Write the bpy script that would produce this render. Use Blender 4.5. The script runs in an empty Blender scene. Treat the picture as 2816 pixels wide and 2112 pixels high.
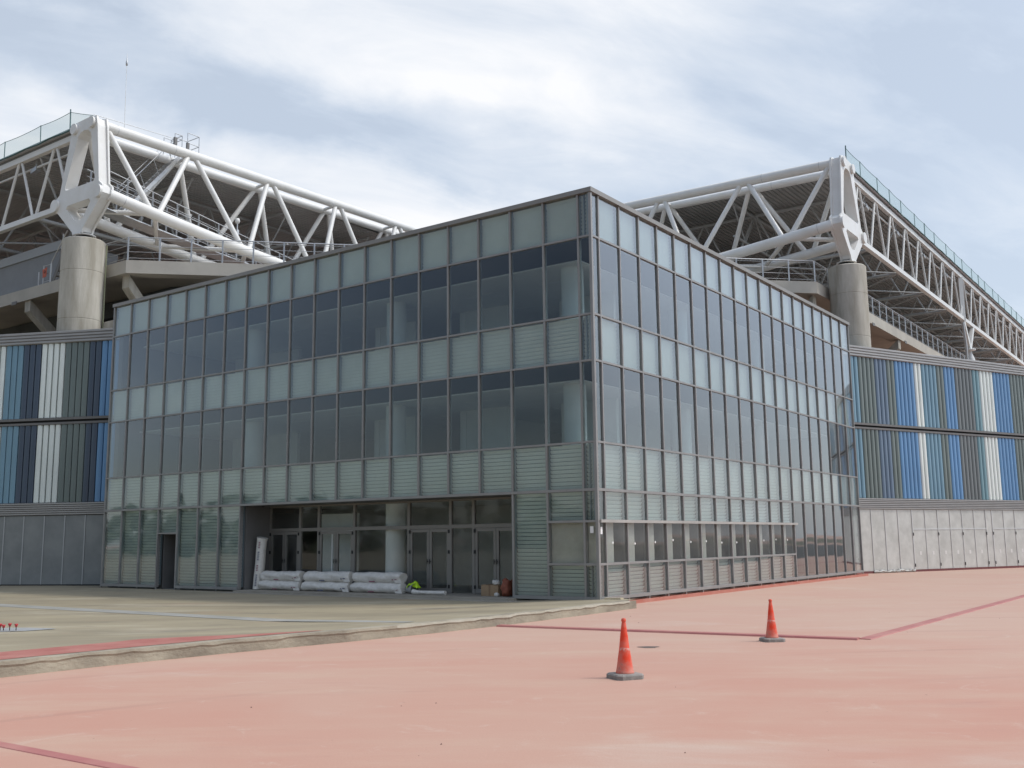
import bpy, bmesh, math, random
from mathutils import Vector, Matrix
random.seed(7)
R = math.radians
scene = bpy.context.scene
COL = scene.collection

# ------------------------------------------------------------------ camera
cam = bpy.data.objects.new('camera', bpy.data.cameras.new('camera'))
COL.objects.link(cam)
cam.data.sensor_fit = 'HORIZONTAL'; cam.data.sensor_width = 36.0; cam.data.lens = 35.32
cam.data.clip_start = 0.1; cam.data.clip_end = 6000
_r = Vector((0.99993332, 0.00176271, -0.01141262)); _u = Vector((0.01154794, -0.15263235, 0.98821557)); _f = Vector((0.0, 0.98828147, 0.15264252))
M = Matrix((( _r.x, _u.x, -_f.x, 0.0), (_r.y, _u.y, -_f.y, 0.0), (_r.z, _u.z, -_f.z, 1.7), (0, 0, 0, 1)))
cam.matrix_world = M
scene.camera = cam

# ------------------------------------------------------------------ light and sky
SUN_EL, SUN_AZ = 54.0, 96.0        # azimuth clockwise from +Y
scene.view_settings.view_transform = 'Standard'; scene.view_settings.look = 'None'
scene.view_settings.exposure = 0.12; scene.view_settings.gamma = 1.0
sl = bpy.data.lights.new('sun', 'SUN'); sl.energy = 1.5; sl.angle = R(5.0); sl.color = (1.0, 0.93, 0.82)
so = bpy.data.objects.new('sun', sl); COL.objects.link(so)
sdir = Vector((math.sin(R(SUN_AZ)) * math.cos(R(SUN_EL)), math.cos(R(SUN_AZ)) * math.cos(R(SUN_EL)), math.sin(R(SUN_EL))))
so.rotation_euler = (-sdir).to_track_quat('-Z', 'Y').to_euler(); so.location = (30, 0, 60)

w = bpy.data.worlds.new('World'); scene.world = w; w.use_nodes = True
nt = w.node_tree; N = nt.nodes; L = nt.links
for n_ in list(N): N.remove(n_)
def nd(tree, kind, **kw):
    n_ = tree.nodes.new(kind)
    for k, v_ in kw.items():
        if k.startswith('i_'):
            key = k[2:]
            n_.inputs[int(key) if key.isdigit() else key].default_value = v_
        else: setattr(n_, k, v_)
    return n_
out = nd(nt, 'ShaderNodeOutputWorld'); bg = nd(nt, 'ShaderNodeBackground'); bg.inputs['Strength'].default_value = 0.1
sky = nd(nt, 'ShaderNodeTexSky', sky_type='NISHITA', sun_disc=False, sun_elevation=R(SUN_EL), sun_rotation=R(SUN_AZ))
sky.air_density = 1.0; sky.dust_density = 1.6; sky.ozone_density = 1.2
tc = nd(nt, 'ShaderNodeTexCoord'); sep = nd(nt, 'ShaderNodeSeparateXYZ'); L.new(tc.outputs['Generated'], sep.inputs[0])
zc = nd(nt, 'ShaderNodeMath', operation='MAXIMUM'); L.new(sep.outputs['Z'], zc.inputs[0]); zc.inputs[1].default_value = 0.0
za = nd(nt, 'ShaderNodeMath', operation='ADD'); L.new(zc.outputs[0], za.inputs[0]); za.inputs[1].default_value = 0.22
dx = nd(nt, 'ShaderNodeMath', operation='DIVIDE'); L.new(sep.outputs['X'], dx.inputs[0]); L.new(za.outputs[0], dx.inputs[1])
dy = nd(nt, 'ShaderNodeMath', operation='DIVIDE'); L.new(sep.outputs['Y'], dy.inputs[0]); L.new(za.outputs[0], dy.inputs[1])
cb = nd(nt, 'ShaderNodeCombineXYZ'); L.new(dx.outputs[0], cb.inputs[0]); L.new(dy.outputs[0], cb.inputs[1])
mp = nd(nt, 'ShaderNodeMapping'); mp.inputs['Location'].default_value = (1.3, 4.2, 0.0); mp.inputs['Scale'].default_value = (0.55, 1.25, 1)
mr = nd(nt, 'ShaderNodeMapping'); mr.inputs['Rotation'].default_value = (0, 0, R(-27)); L.new(cb.outputs[0], mr.inputs[0]); L.new(mr.outputs[0], mp.inputs[0])
n1 = nd(nt, 'ShaderNodeTexNoise'); n1.inputs['Scale'].default_value = 1.25; n1.inputs['Detail'].default_value = 7; n1.inputs['Roughness'].default_value = 0.52; n1.inputs['Distortion'].default_value = 0.35
L.new(mp.outputs[0], n1.inputs['Vector'])
n2 = nd(nt, 'ShaderNodeTexNoise'); n2.inputs['Scale'].default_value = 4.6; n2.inputs['Detail'].default_value = 8; n2.inputs['Roughness'].default_value = 0.6; n2.inputs['Distortion'].default_value = 0.5
L.new(mp.outputs[0], n2.inputs['Vector'])
rp = nd(nt, 'ShaderNodeMapRange', interpolation_type='SMOOTHSTEP'); L.new(n1.outputs['Fac'], rp.inputs['Value'])
rp.inputs['From Min'].default_value = 0.38; rp.inputs['From Max'].default_value = 0.62; rp.inputs['To Min'].default_value = 0.0; rp.inputs['To Max'].default_value = 0.85
rp2 = nd(nt, 'ShaderNodeMapRange'); L.new(n2.outputs['Fac'], rp2.inputs['Value'])
rp2.inputs['From Min'].default_value = 0.3; rp2.inputs['From Max'].default_value = 0.7; rp2.inputs['To Min'].default_value = -0.24; rp2.inputs['To Max'].default_value = 0.26
ad = nd(nt, 'ShaderNodeMath', operation='ADD', use_clamp=True); L.new(rp.outputs[0], ad.inputs[0]); L.new(rp2.outputs[0], ad.inputs[1])
# the lie of the clouds: a dense bank low on the left, a clear lane above it, thinner cover to the right
def mth(op, a, b, clamp=False):
    q = nd(nt, 'ShaderNodeMath', operation=op, use_clamp=clamp)
    for k, x in ((0, a), (1, b)):
        if isinstance(x, (int, float)): q.inputs[k].default_value = x
        else: L.new(x, q.inputs[k])
    return q.outputs[0]
def sstep(x, a, b, lo=0.0, hi=1.0):
    q = nd(nt, 'ShaderNodeMapRange', interpolation_type='SMOOTHSTEP'); L.new(x, q.inputs['Value'])
    for k, v_ in (('From Min', a), ('From Max', b), ('To Min', lo), ('To Max', hi)): q.inputs[k].default_value = v_
    return q.outputs[0]
n3 = nd(nt, 'ShaderNodeTexNoise'); n3.inputs['Scale'].default_value = 3.2; n3.inputs['Detail'].default_value = 6; n3.inputs['Roughness'].default_value = 0.55; L.new(cb.outputs[0], n3.inputs['Vector'])
wob = mth('MULTIPLY', mth('SUBTRACT', n3.outputs['Fac'], 0.5), 0.42)
tt = mth('ADD', mth('SUBTRACT', dy.outputs[0], mth('ADD', mth('MULTIPLY', dx.outputs[0], 0.57), 1.70)), wob)
left = sstep(mth('ADD', dx.outputs[0], wob), 0.05, 0.45, 1.0, 0.0)
bank = mth('MULTIPLY', mth('MULTIPLY', sstep(tt, -0.05, 0.11), left), 0.60)
lane = mth('MULTIPLY', mth('MULTIPLY', mth('MULTIPLY', sstep(tt, -0.22, -0.08), sstep(tt, -0.06, 0.03, 1.0, 0.0)), left), -0.16)
right = sstep(mth('ADD', dx.outputs[0], wob), 0.05, 0.75, 0.12, -0.38)
front = sstep(sep.outputs['Y'], 0.2, 0.6)
upper = mth('MULTIPLY', mth('MULTIPLY', sstep(tt, -0.14, -0.26), sstep(mth('ADD', dx.outputs[0], wob), -0.1, 0.4, 1.0, 0.0)), 0.46)
lie = mth('MULTIPLY', mth('ADD', mth('ADD', mth('ADD', bank, lane), right), upper), front)
ad = nd(nt, 'ShaderNodeMath', operation='ADD', use_clamp=True); L.new(mth('ADD', mth('MULTIPLY', rp.outputs[0], 0.62), rp2.outputs[0]), ad.inputs[0]); L.new(lie, ad.inputs[1])
# a thin veil everywhere
vm = nd(nt, 'ShaderNodeMapRange'); L.new(ad.outputs[0], vm.inputs['Value']); vm.inputs['To Min'].default_value = 0.53; vm.inputs['To Max'].default_value = 1.0
cr = nd(nt, 'ShaderNodeValToRGB'); L.new(ad.outputs[0], cr.inputs[0])
cr.color_ramp.elements[0].position = 0.1; cr.color_ramp.elements[0].color = (8.1, 8.95, 10.0, 1)
cr.color_ramp.elements[1].position = 1.0; cr.color_ramp.elements[1].color = (9.0, 9.1, 9.35, 1)
# cloud cover thins out towards the rear left of the sky
dt = nd(nt, 'ShaderNodeVectorMath', operation='DOT_PRODUCT'); L.new(tc.outputs['Generated'], dt.inputs[0]); dt.inputs[1].default_value = (-0.62, -0.62, 0.48)
dr_ = nd(nt, 'ShaderNodeMapRange', interpolation_type='SMOOTHSTEP'); L.new(dt.outputs['Value'], dr_.inputs['Value']); dr_.inputs['From Min'].default_value = 0.1; dr_.inputs['From Max'].default_value = 0.85; dr_.inputs['To Min'].default_value = 1.0; dr_.inputs['To Max'].default_value = 0.25
cm_ = nd(nt, 'ShaderNodeMath', operation='MULTIPLY'); L.new(vm.outputs[0], cm_.inputs[0]); L.new(dr_.outputs[0], cm_.inputs[1])
mx = nd(nt, 'ShaderNodeMix', data_type='RGBA'); L.new(cm_.outputs[0], mx.inputs['Factor']); L.new(sky.outputs[0], mx.inputs['A']); L.new(cr.outputs[0], mx.inputs['B'])
# thin cloud is brighter towards the sun
ds_ = nd(nt, 'ShaderNodeVectorMath', operation='DOT_PRODUCT'); L.new(tc.outputs['Generated'], ds_.inputs[0]); ds_.inputs[1].default_value = tuple(sdir)
gl_ = sstep(ds_.outputs['Value'], 0.52, 0.95, 1.0, 2.2)
vs1 = nd(nt, 'ShaderNodeVectorMath', operation='SCALE'); L.new(mx.outputs['Result'], vs1.inputs[0]); L.new(gl_, vs1.inputs['Scale'])
L.new(vs1.outputs[0], bg.inputs['Color']); L.new(bg.outputs[0], out.inputs['Surface'])

# ------------------------------------------------------------------ frame of reference: the corner of the glass block, axes along its two fronts
CX, CY = 2.11846066, 25.54696077
YAW = R(35.69208882687566)
DU = Vector((-math.cos(YAW), math.sin(YAW), 0)); DV = Vector((math.sin(YAW), math.cos(YAW), 0))
def W(u, v, z): return Vector((CX, CY, z)) + DU * u + DV * v
UW = 1.11531361; UN = 0.39376605; LEN = UN + 19 * UW
def sm(i): return 0.0 if i <= 0 else UN + (i - 1) * UW          # position of mullion i
ZL = [10.9, 9.597, 7.49, 6.264, 4.143, 2.924, 2.129, 1.05, 0.2]

# ------------------------------------------------------------------ materials
MATS = {}
def mat(name, color, rough=0.6, metal=0.0, var=0.0, vscale=1.5, bump=0.0, bscale=20.0, spec=0.5, stretch=(1, 1, 1), color2=None, detail=5, coat=0.0):
    if name in MATS: return MATS[name]
    m = bpy.data.materials.new(name); m.use_nodes = True; t = m.node_tree
    b = t.nodes['Principled BSDF']; b.inputs['Base Color'].default_value = (*color, 1); b.inputs['Roughness'].default_value = rough
    b.inputs['Metallic'].default_value = metal; b.inputs['Specular IOR Level'].default_value = spec; b.inputs['Coat Weight'].default_value = coat
    if var or color2 or bump:
        c = nd(t, 'ShaderNodeTexCoord'); mpp = nd(t, 'ShaderNodeMapping'); mpp.inputs['Scale'].default_value = stretch; t.links.new(c.outputs['Object'], mpp.inputs[0])
    if var or color2:
        no = nd(t, 'ShaderNodeTexNoise'); no.inputs['Scale'].default_value = vscale; no.inputs['Detail'].default_value = detail; no.inputs['Roughness'].default_value = 0.6
        t.links.new(mpp.outputs[0], no.inputs['Vector'])
        rmp = nd(t, 'ShaderNodeMapRange'); t.links.new(no.outputs['Fac'], rmp.inputs['Value']); rmp.inputs['From Min'].default_value = 0.33; rmp.inputs['From Max'].default_value = 0.67
        c2 = color2 if color2 else tuple(max(0, x * (1 - var)) for x in color)
        c1 = color if color2 else tuple(min(1, x * (1 + var)) for x in color)
        mm = nd(t, 'ShaderNodeMix', data_type='RGBA'); mm.inputs['A'].default_value = (*c1, 1); mm.inputs['B'].default_value = (*c2, 1)
        t.links.new(rmp.outputs[0], mm.inputs['Factor']); t.links.new(mm.outputs['Result'], b.inputs['Base Color'])
    if bump:
        nb = nd(t, 'ShaderNodeTexNoise'); nb.inputs['Scale'].default_value = bscale; nb.inputs['Detail'].default_value = 4
        t.links.new(mpp.outputs[0], nb.inputs['Vector'])
        bp = nd(t, 'ShaderNodeBump'); bp.inputs['Strength'].default_value = bump; bp.inputs['Distance'].default_value = 0.03
        t.links.new(nb.outputs['Fac'], bp.inputs['Height']); t.links.new(bp.outputs[0], b.inputs['Normal'])
    MATS[name] = m; return m

def glass(name, tint, ior=1.5, gl=(0.95, 0.97, 1.0), wob=0.02, film=0.02, pwr=2.5):
    m = bpy.data.materials.new(name); m.use_nodes = True; t = m.node_tree
    for n_ in list(t.nodes): t.nodes.remove(n_)
    o = nd(t, 'ShaderNodeOutputMaterial'); mixs = nd(t, 'ShaderNodeMixShader'); tr = nd(t, 'ShaderNodeBsdfTransparent'); gg = nd(t, 'ShaderNodeBsdfGlossy'); fr = nd(t, 'ShaderNodeLayerWeight', i_Blend=0.5)
    tr.inputs['Color'].default_value = (*tint, 1); gg.inputs['Color'].default_value = (*gl, 1); gg.inputs['Roughness'].default_value = 0.03
    f0 = ((ior - 1) / (ior + 1)) ** 2
    pw = nd(t, 'ShaderNodeMath', operation='POWER'); t.links.new(fr.outputs['Facing'], pw.inputs[0]); pw.inputs[1].default_value = pwr
    ge = nd(t, 'ShaderNodeNewGeometry')
    fs_ = nd(t, 'ShaderNodeMapRange'); t.links.new(pw.outputs[0], fs_.inputs['Value']); fs_.inputs['To Min'].default_value = f0 * 1.35; fs_.inputs['To Max'].default_value = 1.0
    inv = nd(t, 'ShaderNodeMath', operation='SUBTRACT'); inv.inputs[0].default_value = 1.0; t.links.new(ge.outputs['Backfacing'], inv.inputs[1])
    fm = nd(t, 'ShaderNodeMath', operation='MULTIPLY'); t.links.new(fs_.outputs[0], fm.inputs[0]); t.links.new(inv.outputs[0], fm.inputs[1])
    c = nd(t, 'ShaderNodeTexCoord'); no = nd(t, 'ShaderNodeTexNoise'); no.inputs['Scale'].default_value = 0.55; no.inputs['Detail'].default_value = 1
    t.links.new(c.outputs['Object'], no.inputs['Vector'])
    bp = nd(t, 'ShaderNodeBump'); bp.inputs['Strength'].default_value = wob; bp.inputs['Distance'].default_value = 0.3
    t.links.new(no.outputs['Fac'], bp.inputs['Height']); t.links.new(bp.outputs[0], gg.inputs['Normal'])
    df = nd(t, 'ShaderNodeBsdfDiffuse'); df.inputs['Color'].default_value = (0.62, 0.61, 0.57, 1); fl = nd(t, 'ShaderNodeMixShader')
    dn = nd(t, 'ShaderNodeTexNoise'); dn.inputs['Scale'].default_value = 0.9; dn.inputs['Detail'].default_value = 7; dn.inputs['Roughness'].default_value = 0.65; t.links.new(c.outputs['Object'], dn.inputs['Vector'])
    dq = nd(t, 'ShaderNodeMapRange'); t.links.new(dn.outputs['Fac'], dq.inputs['Value']); dq.inputs['From Min'].default_value = 0.35; dq.inputs['From Max'].default_value = 0.7; dq.inputs['To Min'].default_value = film * 0.4; dq.inputs['To Max'].default_value = film * 2.2
    t.links.new(dq.outputs[0], fl.inputs[0]); t.links.new(tr.outputs[0], fl.inputs[1]); t.links.new(df.outputs[0], fl.inputs[2])
    t.links.new(fm.outputs[0], mixs.inputs[0]); t.links.new(fl.outputs[0], mixs.inputs[1]); t.links.new(gg.outputs[0], mixs.inputs[2]); t.links.new(mixs.outputs[0], o.inputs[0])
    MATS[name] = m; return m

m_frame = mat('anodised_frame', (0.285, 0.278, 0.268), 0.45, 0.35, var=0.08, vscale=2)
m_cap = mat('pale_trim', (0.42, 0.40, 0.37), 0.45, 0.3, var=0.08)
m_glass = glass('tinted_glass', (0.76, 0.81, 0.81), 1.5, film=0.005, pwr=2.4)
m_lglass = glass('louvre_glass', (0.90, 0.94, 0.93), 1.55)
m_sglass = glass('shop_glass', (0.90, 0.92, 0.91), 1.42, film=0.035, pwr=4.2)
m_slat = mat('louvre_slat', (0.59, 0.645, 0.62), 0.5, 0.0, var=0.08, vscale=0.6)
m_jamb = mat('jamb_sheet', (0.20, 0.24, 0.255), 0.5, 0.1)
m_conc = mat('cast_concrete', (0.58, 0.555, 0.49), 0.85, var=0.0, color2=(0.33, 0.305, 0.25), vscale=1.1, bump=0.35, bscale=30, stretch=(1.6, 1.6, 0.28), detail=9)
m_slab = mat('terrace_concrete', (0.50, 0.47, 0.41), 0.85, color2=(0.40, 0.375, 0.33), vscale=0.6, bump=0.15, bscale=25)
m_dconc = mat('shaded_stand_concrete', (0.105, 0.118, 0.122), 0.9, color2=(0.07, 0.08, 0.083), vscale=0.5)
m_white = mat('white_steel_paint', (0.77, 0.77, 0.755), 0.35, color2=(0.70, 0.69, 0.655), vscale=1.1, detail=9)
m_white2 = mat('white_lattice_paint', (0.72, 0.72, 0.70), 0.4, var=0.04, vscale=0.8)
m_purlin = mat('dimmed_lattice_paint', (0.40, 0.41, 0.41), 0.5, var=0.06)  # lattice paint darkened so its colour carries the dimness under the roof
m_deck = mat('roof_deck', (0.36, 0.365, 0.36), 0.55, 0.2, var=0.12, vscale=0.3)
m_gutter = mat('roof_gutter', (0.52, 0.52, 0.54), 0.5, 0.3)
m_galv = mat('galvanised_steel', (0.50, 0.51, 0.52), 0.4, 0.6, var=0.1, vscale=3)
m_black = mat('black_rubber', (0.02, 0.02, 0.02), 0.7)
m_int = mat('interior_white', (0.80, 0.82, 0.80), 0.8, var=0.05)
m_ceil = mat('interior_ceiling', (0.80, 0.80, 0.78), 0.9, var=0.04)
m_ifloor = mat('interior_floor', (0.27, 0.265, 0.25), 0.8, var=0.1)
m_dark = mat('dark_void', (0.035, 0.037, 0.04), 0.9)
m_recess = mat('recess_cladding', (0.16, 0.155, 0.15), 0.6, var=0.08)
m_board = mat('plain_board', (0.58, 0.55, 0.47), 0.8, color2=(0.46, 0.44, 0.38), vscale=1.2)
m_booth = mat('booth_panel', (0.42, 0.41, 0.385), 0.7, var=0.08)
m_paper = mat('white_paper', (0.85, 0.85, 0.83), 0.8)
m_rib = mat('ribbed_metal', (0.36, 0.35, 0.34), 0.45, 0.45, var=0.08, vscale=1, stretch=(1, 1, 6))
m_alu = mat('mill_aluminium', (0.60, 0.595, 0.555), 0.45, 0.3, color2=(0.46, 0.455, 0.42), vscale=1.6, bump=0.1, bscale=6, detail=8)
m_alul = mat('aluminium_mesh', (0.26, 0.27, 0.265), 0.5, 0.3, color2=(0.20, 0.21, 0.21), vscale=1.2)
m_aluf = mat('aluminium_trim', (0.62, 0.62, 0.61), 0.4, 0.5)

def lin(h):
    h = h.lstrip('#'); c = [int(h[i:i + 2], 16) / 255 for i in (0, 2, 4)]
    return tuple(x / 12.92 if x < 0.04045 else ((x + 0.055) / 1.055) ** 2.4 for x in c)

# ------------------------------------------------------------------ mesh helpers
class MB:
    def __init__(s): s.v = []; s.f = []; s.m = []; s.sm = []
    def add(s, vs, fs, mi=0, smooth=False):
        o = len(s.v); s.v += [tuple(x) for x in vs]
        for f in fs: s.f.append([i + o for i in f]); s.m.append(mi); s.sm.append(smooth)
    def hexa(s, p, mi=0):   # 8 points: bottom ring 0-3, top ring 4-7
        s.add(p, [(0, 3, 2, 1), (4, 5, 6, 7), (0, 1, 5, 4), (1, 2, 6, 5), (2, 3, 7, 6), (3, 0, 4, 7)], mi)
    def boxf(s, fn, a0, a1, b0, b1, c0, c1, mi=0):
        s.hexa([fn(a0, b0, c0), fn(a1, b0, c0), fn(a1, b1, c0), fn(a0, b1, c0), fn(a0, b0, c1), fn(a1, b0, c1), fn(a1, b1, c1), fn(a0, b1, c1)], mi)
    def tube(s, a, b, r0, r1=None, n=12, mi=0, caps=True, smooth=True):
        a = Vector(a); b = Vector(b); r1 = r0 if r1 is None else r1
        d = (b - a).normalized(); x = d.orthogonal().normalized(); y = d.cross(x)
        vs = [a + (x * math.cos(2 * math.pi * i / n) + y * math.sin(2 * math.pi * i / n)) * r0 for i in range(n)]
        vs += [b + (x * math.cos(2 * math.pi * i / n) + y * math.sin(2 * math.pi * i / n)) * r1 for i in range(n)]
        s.add(vs, [(i, (i + 1) % n, n + (i + 1) % n, n + i) for i in range(n)], mi, smooth)
        if caps: s.add(vs[:n], [tuple(reversed(range(n)))], mi); s.add(vs[n:], [tuple(range(n))], mi)
    def path(s, pts, r, n=12, mi=0):
        pts = [Vector(p) for p in pts]; rings = []
        up = Vector((0, 0, 1))
        for i, p in enumerate(pts):
            d = (pts[min(i + 1, len(pts) - 1)] - pts[max(i - 1, 0)]).normalized()
            x = d.cross(up)
            if x.length < 1e-3: x = Vector((1, 0, 0))
            x.normalize(); y = x.cross(d)
            rr = r[i] if isinstance(r, (list, tuple)) else r
            rings.append([p + (x * math.cos(2 * math.pi * k / n) + y * math.sin(2 * math.pi * k / n)) * rr for k in range(n)])
        vs = [q for g in rings for q in g]; fs = []
        for i in range(len(pts) - 1):
            for k in range(n): fs.append((i * n + k, i * n + (k + 1) % n, (i + 1) * n + (k + 1) % n, (i + 1) * n + k))
        s.add(vs, fs, mi, True)
        s.add(rings[0], [tuple(reversed(range(n)))], mi); s.add(rings[-1], [tuple(range(n))], mi)
    def bar(s, a, b, wx, wz, mi=0):     # rectangular bar, wz measured vertically when possible
        a = Vector(a); b = Vector(b); d = (b - a).normalized(); x = d.cross(Vector((0, 0, 1)))
        if x.length < 1e-3: x = Vector((1, 0, 0))
        x.normalize(); y = x.cross(d)
        x *= wx / 2; y *= wz / 2
        s.hexa([a - x - y, a + x - y, b + x - y, b - x - y, a - x + y, a + x + y, b + x + y, b - x + y], mi)
    def lathe(s, prof, origin=(0, 0, 0), n=24, mi=0, smooth=True):
        o = Vector(origin); vs = []
        for r, z in prof: vs += [o + Vector((r * math.cos(2 * math.pi * i / n), r * math.sin(2 * math.pi * i / n), z)) for i in range(n)]
        fs = []
        for k in range(len(prof) - 1):
            for i in range(n): fs.append((k * n + i, k * n + (i + 1) % n, (k + 1) * n + (i + 1) % n, (k + 1) * n + i))
        s.add(vs, fs, mi, smooth)
    def extr(s, poly, fn, c0, c1, mi=0):    # poly of (a,b) pushed from c0 to c1 by fn(a,b,c)
        n = len(poly); vs = [fn(a, b, c0) for a, b in poly] + [fn(a, b, c1) for a, b in poly]
        s.add(vs, [tuple(range(n))[::-1], tuple(range(n, 2 * n))] + [(i, (i + 1) % n, n + (i + 1) % n, n + i) for i in range(n)], mi)
    def build(s, name, mats, parent=None, label=None, kind=None, fix=True):
        me = bpy.data.meshes.new(name); me.from_pydata(s.v, [], s.f)
        for m in (mats if isinstance(mats, (list, tuple)) else [mats]): me.materials.append(m)
        for p, mi, smm in zip(me.polygons, s.m, s.sm): p.material_index = mi; p.use_smooth = smm
        if fix:
            bm = bmesh.new(); bm.from_mesh(me); bmesh.ops.recalc_face_normals(bm, faces=bm.faces); bm.to_mesh(me); bm.free()
        o = bpy.data.objects.new(name, me); COL.objects.link(o)
        if parent is not None:
            o.parent = parent
            if parent.type == 'EMPTY': o.location = -Vector(parent.location)
        if label: o['label'] = label
        if kind: o['kind'] = kind
        return o
def tag(o, label, cat, group=None):
    o['label'] = label; o['category'] = cat
    if group: o['group'] = group
    return o
def thing(name, loc, label, cat, group=None):
    o = bpy.data.objects.new(name, None); COL.objects.link(o); o.location = loc; o.empty_display_size = 0.2
    return tag(o, label, cat, group)

# ================================================================== GROUND
def plaza_mat():
    m = bpy.data.materials.new('red_plaza'); m.use_nodes = True; t = m.node_tree; b = t.nodes['Principled BSDF']
    c = nd(t, 'ShaderNodeTexCoord')
    def noise(scale, det, rough, stretch, rot=0.0, dist=0.0):
        p = nd(t, 'ShaderNodeMapping'); p.inputs['Scale'].default_value = stretch; p.inputs['Rotation'].default_value = (0, 0, rot); t.links.new(c.outputs['Object'], p.inputs[0])
        k = nd(t, 'ShaderNodeTexNoise'); k.inputs['Scale'].default_value = scale; k.inputs['Detail'].default_value = det; k.inputs['Roughness'].default_value = rough; k.inputs['Distortion'].default_value = dist
        t.links.new(p.outputs[0], k.inputs['Vector']); return k
    def rng(k, a, b_, lo=0, hi=1):
        q = nd(t, 'ShaderNodeMapRange', interpolation_type='SMOOTHSTEP'); t.links.new(k.outputs['Fac'], q.inputs['Value']); q.inputs['From Min'].default_value = a; q.inputs['From Max'].default_value = b_
        q.inputs['To Min'].default_value = lo; q.inputs['To Max'].default_value = hi; return q
    def mix(fac, A, B):
        q = nd(t, 'ShaderNodeMix', data_type='RGBA'); t.links.new(fac, q.inputs['Factor'])
        for s_, x in (('A', A), ('B', B)):
            if isinstance(x, tuple): q.inputs[s_].default_value = (*x, 1)
            else: t.links.new(x, q.inputs[s_])
        return q.outputs['Result']
    big = rng(noise(0.16, 5, 0.55, (1, 1, 1), dist=0.4), 0.36, 0.64)
    c1 = mix(big.outputs[0], (0.50, 0.262, 0.195), (0.51, 0.315, 0.24))
    mid = rng(noise(0.8, 7, 0.65, (0.35, 1.3, 1), 0.35), 0.42, 0.75, 0, 0.55)
    c2 = mix(mid.outputs[0], c1, (0.53, 0.385, 0.29))
    dst = rng(noise(0.35, 6, 0.6, (0.6, 1.2, 1), -0.3, 0.6), 0.55, 0.78, 0, 0.75)
    c3 = mix(dst.outputs[0], c2, (0.55, 0.455, 0.38))
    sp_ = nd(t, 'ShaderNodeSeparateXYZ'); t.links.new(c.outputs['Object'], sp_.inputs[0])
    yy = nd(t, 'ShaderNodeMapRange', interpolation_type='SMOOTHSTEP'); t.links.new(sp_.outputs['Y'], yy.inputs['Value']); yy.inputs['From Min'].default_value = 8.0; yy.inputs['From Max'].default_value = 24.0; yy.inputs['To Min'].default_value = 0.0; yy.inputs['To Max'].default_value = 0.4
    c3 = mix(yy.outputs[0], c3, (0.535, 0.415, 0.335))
    red = rng(noise(0.55, 7, 0.7, (0.5, 1.6, 1), 0.9, 0.3), 0.58, 0.8, 0, 0.55)
    c4 = mix(red.outputs[0], c3, (0.41, 0.22, 0.18))
    scr = rng(noise(2.2, 5, 0.7, (0.16, 2.2, 1), 0.25), 0.63, 0.74, 0, 0.3)
    c5 = mix(scr.outputs[0], c4, (0.36, 0.21, 0.17))
    wv = nd(t, 'ShaderNodeTexWave', wave_type='RINGS', rings_direction='Z', wave_profile='SIN'); pw_ = nd(t, 'ShaderNodeMapping'); pw_.inputs['Location'].default_value = (-9.0, 6.0, 0); t.links.new(c.outputs['Object'], pw_.inputs[0]); t.links.new(pw_.outputs[0], wv.inputs['Vector'])
    wv.inputs['Scale'].default_value = 0.11; wv.inputs['Distortion'].default_value = 1.6; wv.inputs['Detail'].default_value = 3; wv.inputs['Detail Scale'].default_value = 0.25
    arc = rng(wv, 0.985, 1.0, 0, 1); msk = rng(noise(0.22, 3, 0.5, (1, 1, 1)), 0.5, 0.62, 0, 0.2)
    am = nd(t, 'ShaderNodeMath', operation='MULTIPLY'); t.links.new(arc.outputs[0], am.inputs[0]); t.links.new(msk.outputs[0], am.inputs[1])
    c5 = mix(am.outputs[0], c5, (0.27, 0.155, 0.13))
    pt = rng(noise(1.4, 9, 0.75, (1, 1, 1), dist=0.8), 0.56, 0.72, 0, 0.5); c5 = mix(pt.outputs[0], c5, (0.56, 0.44, 0.36))
    fine = rng(noise(60, 4, 0.7, (1, 1, 1)), 0.3, 0.7, 0, 0.30)
    c6 = mix(fine.outputs[0], c5, (0.40, 0.245, 0.2))
    spk = rng(noise(9, 2, 0.5, (1, 1, 1)), 0.76, 0.8, 0, 0.6)
    c7 = mix(spk.outputs[0], c6, (0.22, 0.13, 0.10))
    t.links.new(c7, b.inputs['Base Color']); b.inputs['Roughness'].default_value = 0.82; b.inputs['Specular IOR Level'].default_value = 0.3
    bp = nd(t, 'ShaderNodeBump'); bp.inputs['Strength'].default_value = 0.25; bp.inputs['Distance'].default_value = 0.01
    t.links.new(noise(22, 6, 0.7, (1, 1, 1)).outputs['Fac'], bp.inputs['Height']); t.links.new(bp.outputs[0], b.inputs['Normal'])
    return m
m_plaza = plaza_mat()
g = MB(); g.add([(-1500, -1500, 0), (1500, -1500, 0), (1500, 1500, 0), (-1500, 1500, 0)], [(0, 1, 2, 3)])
o = g.build('plaza', m_plaza, kind='structure')

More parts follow.
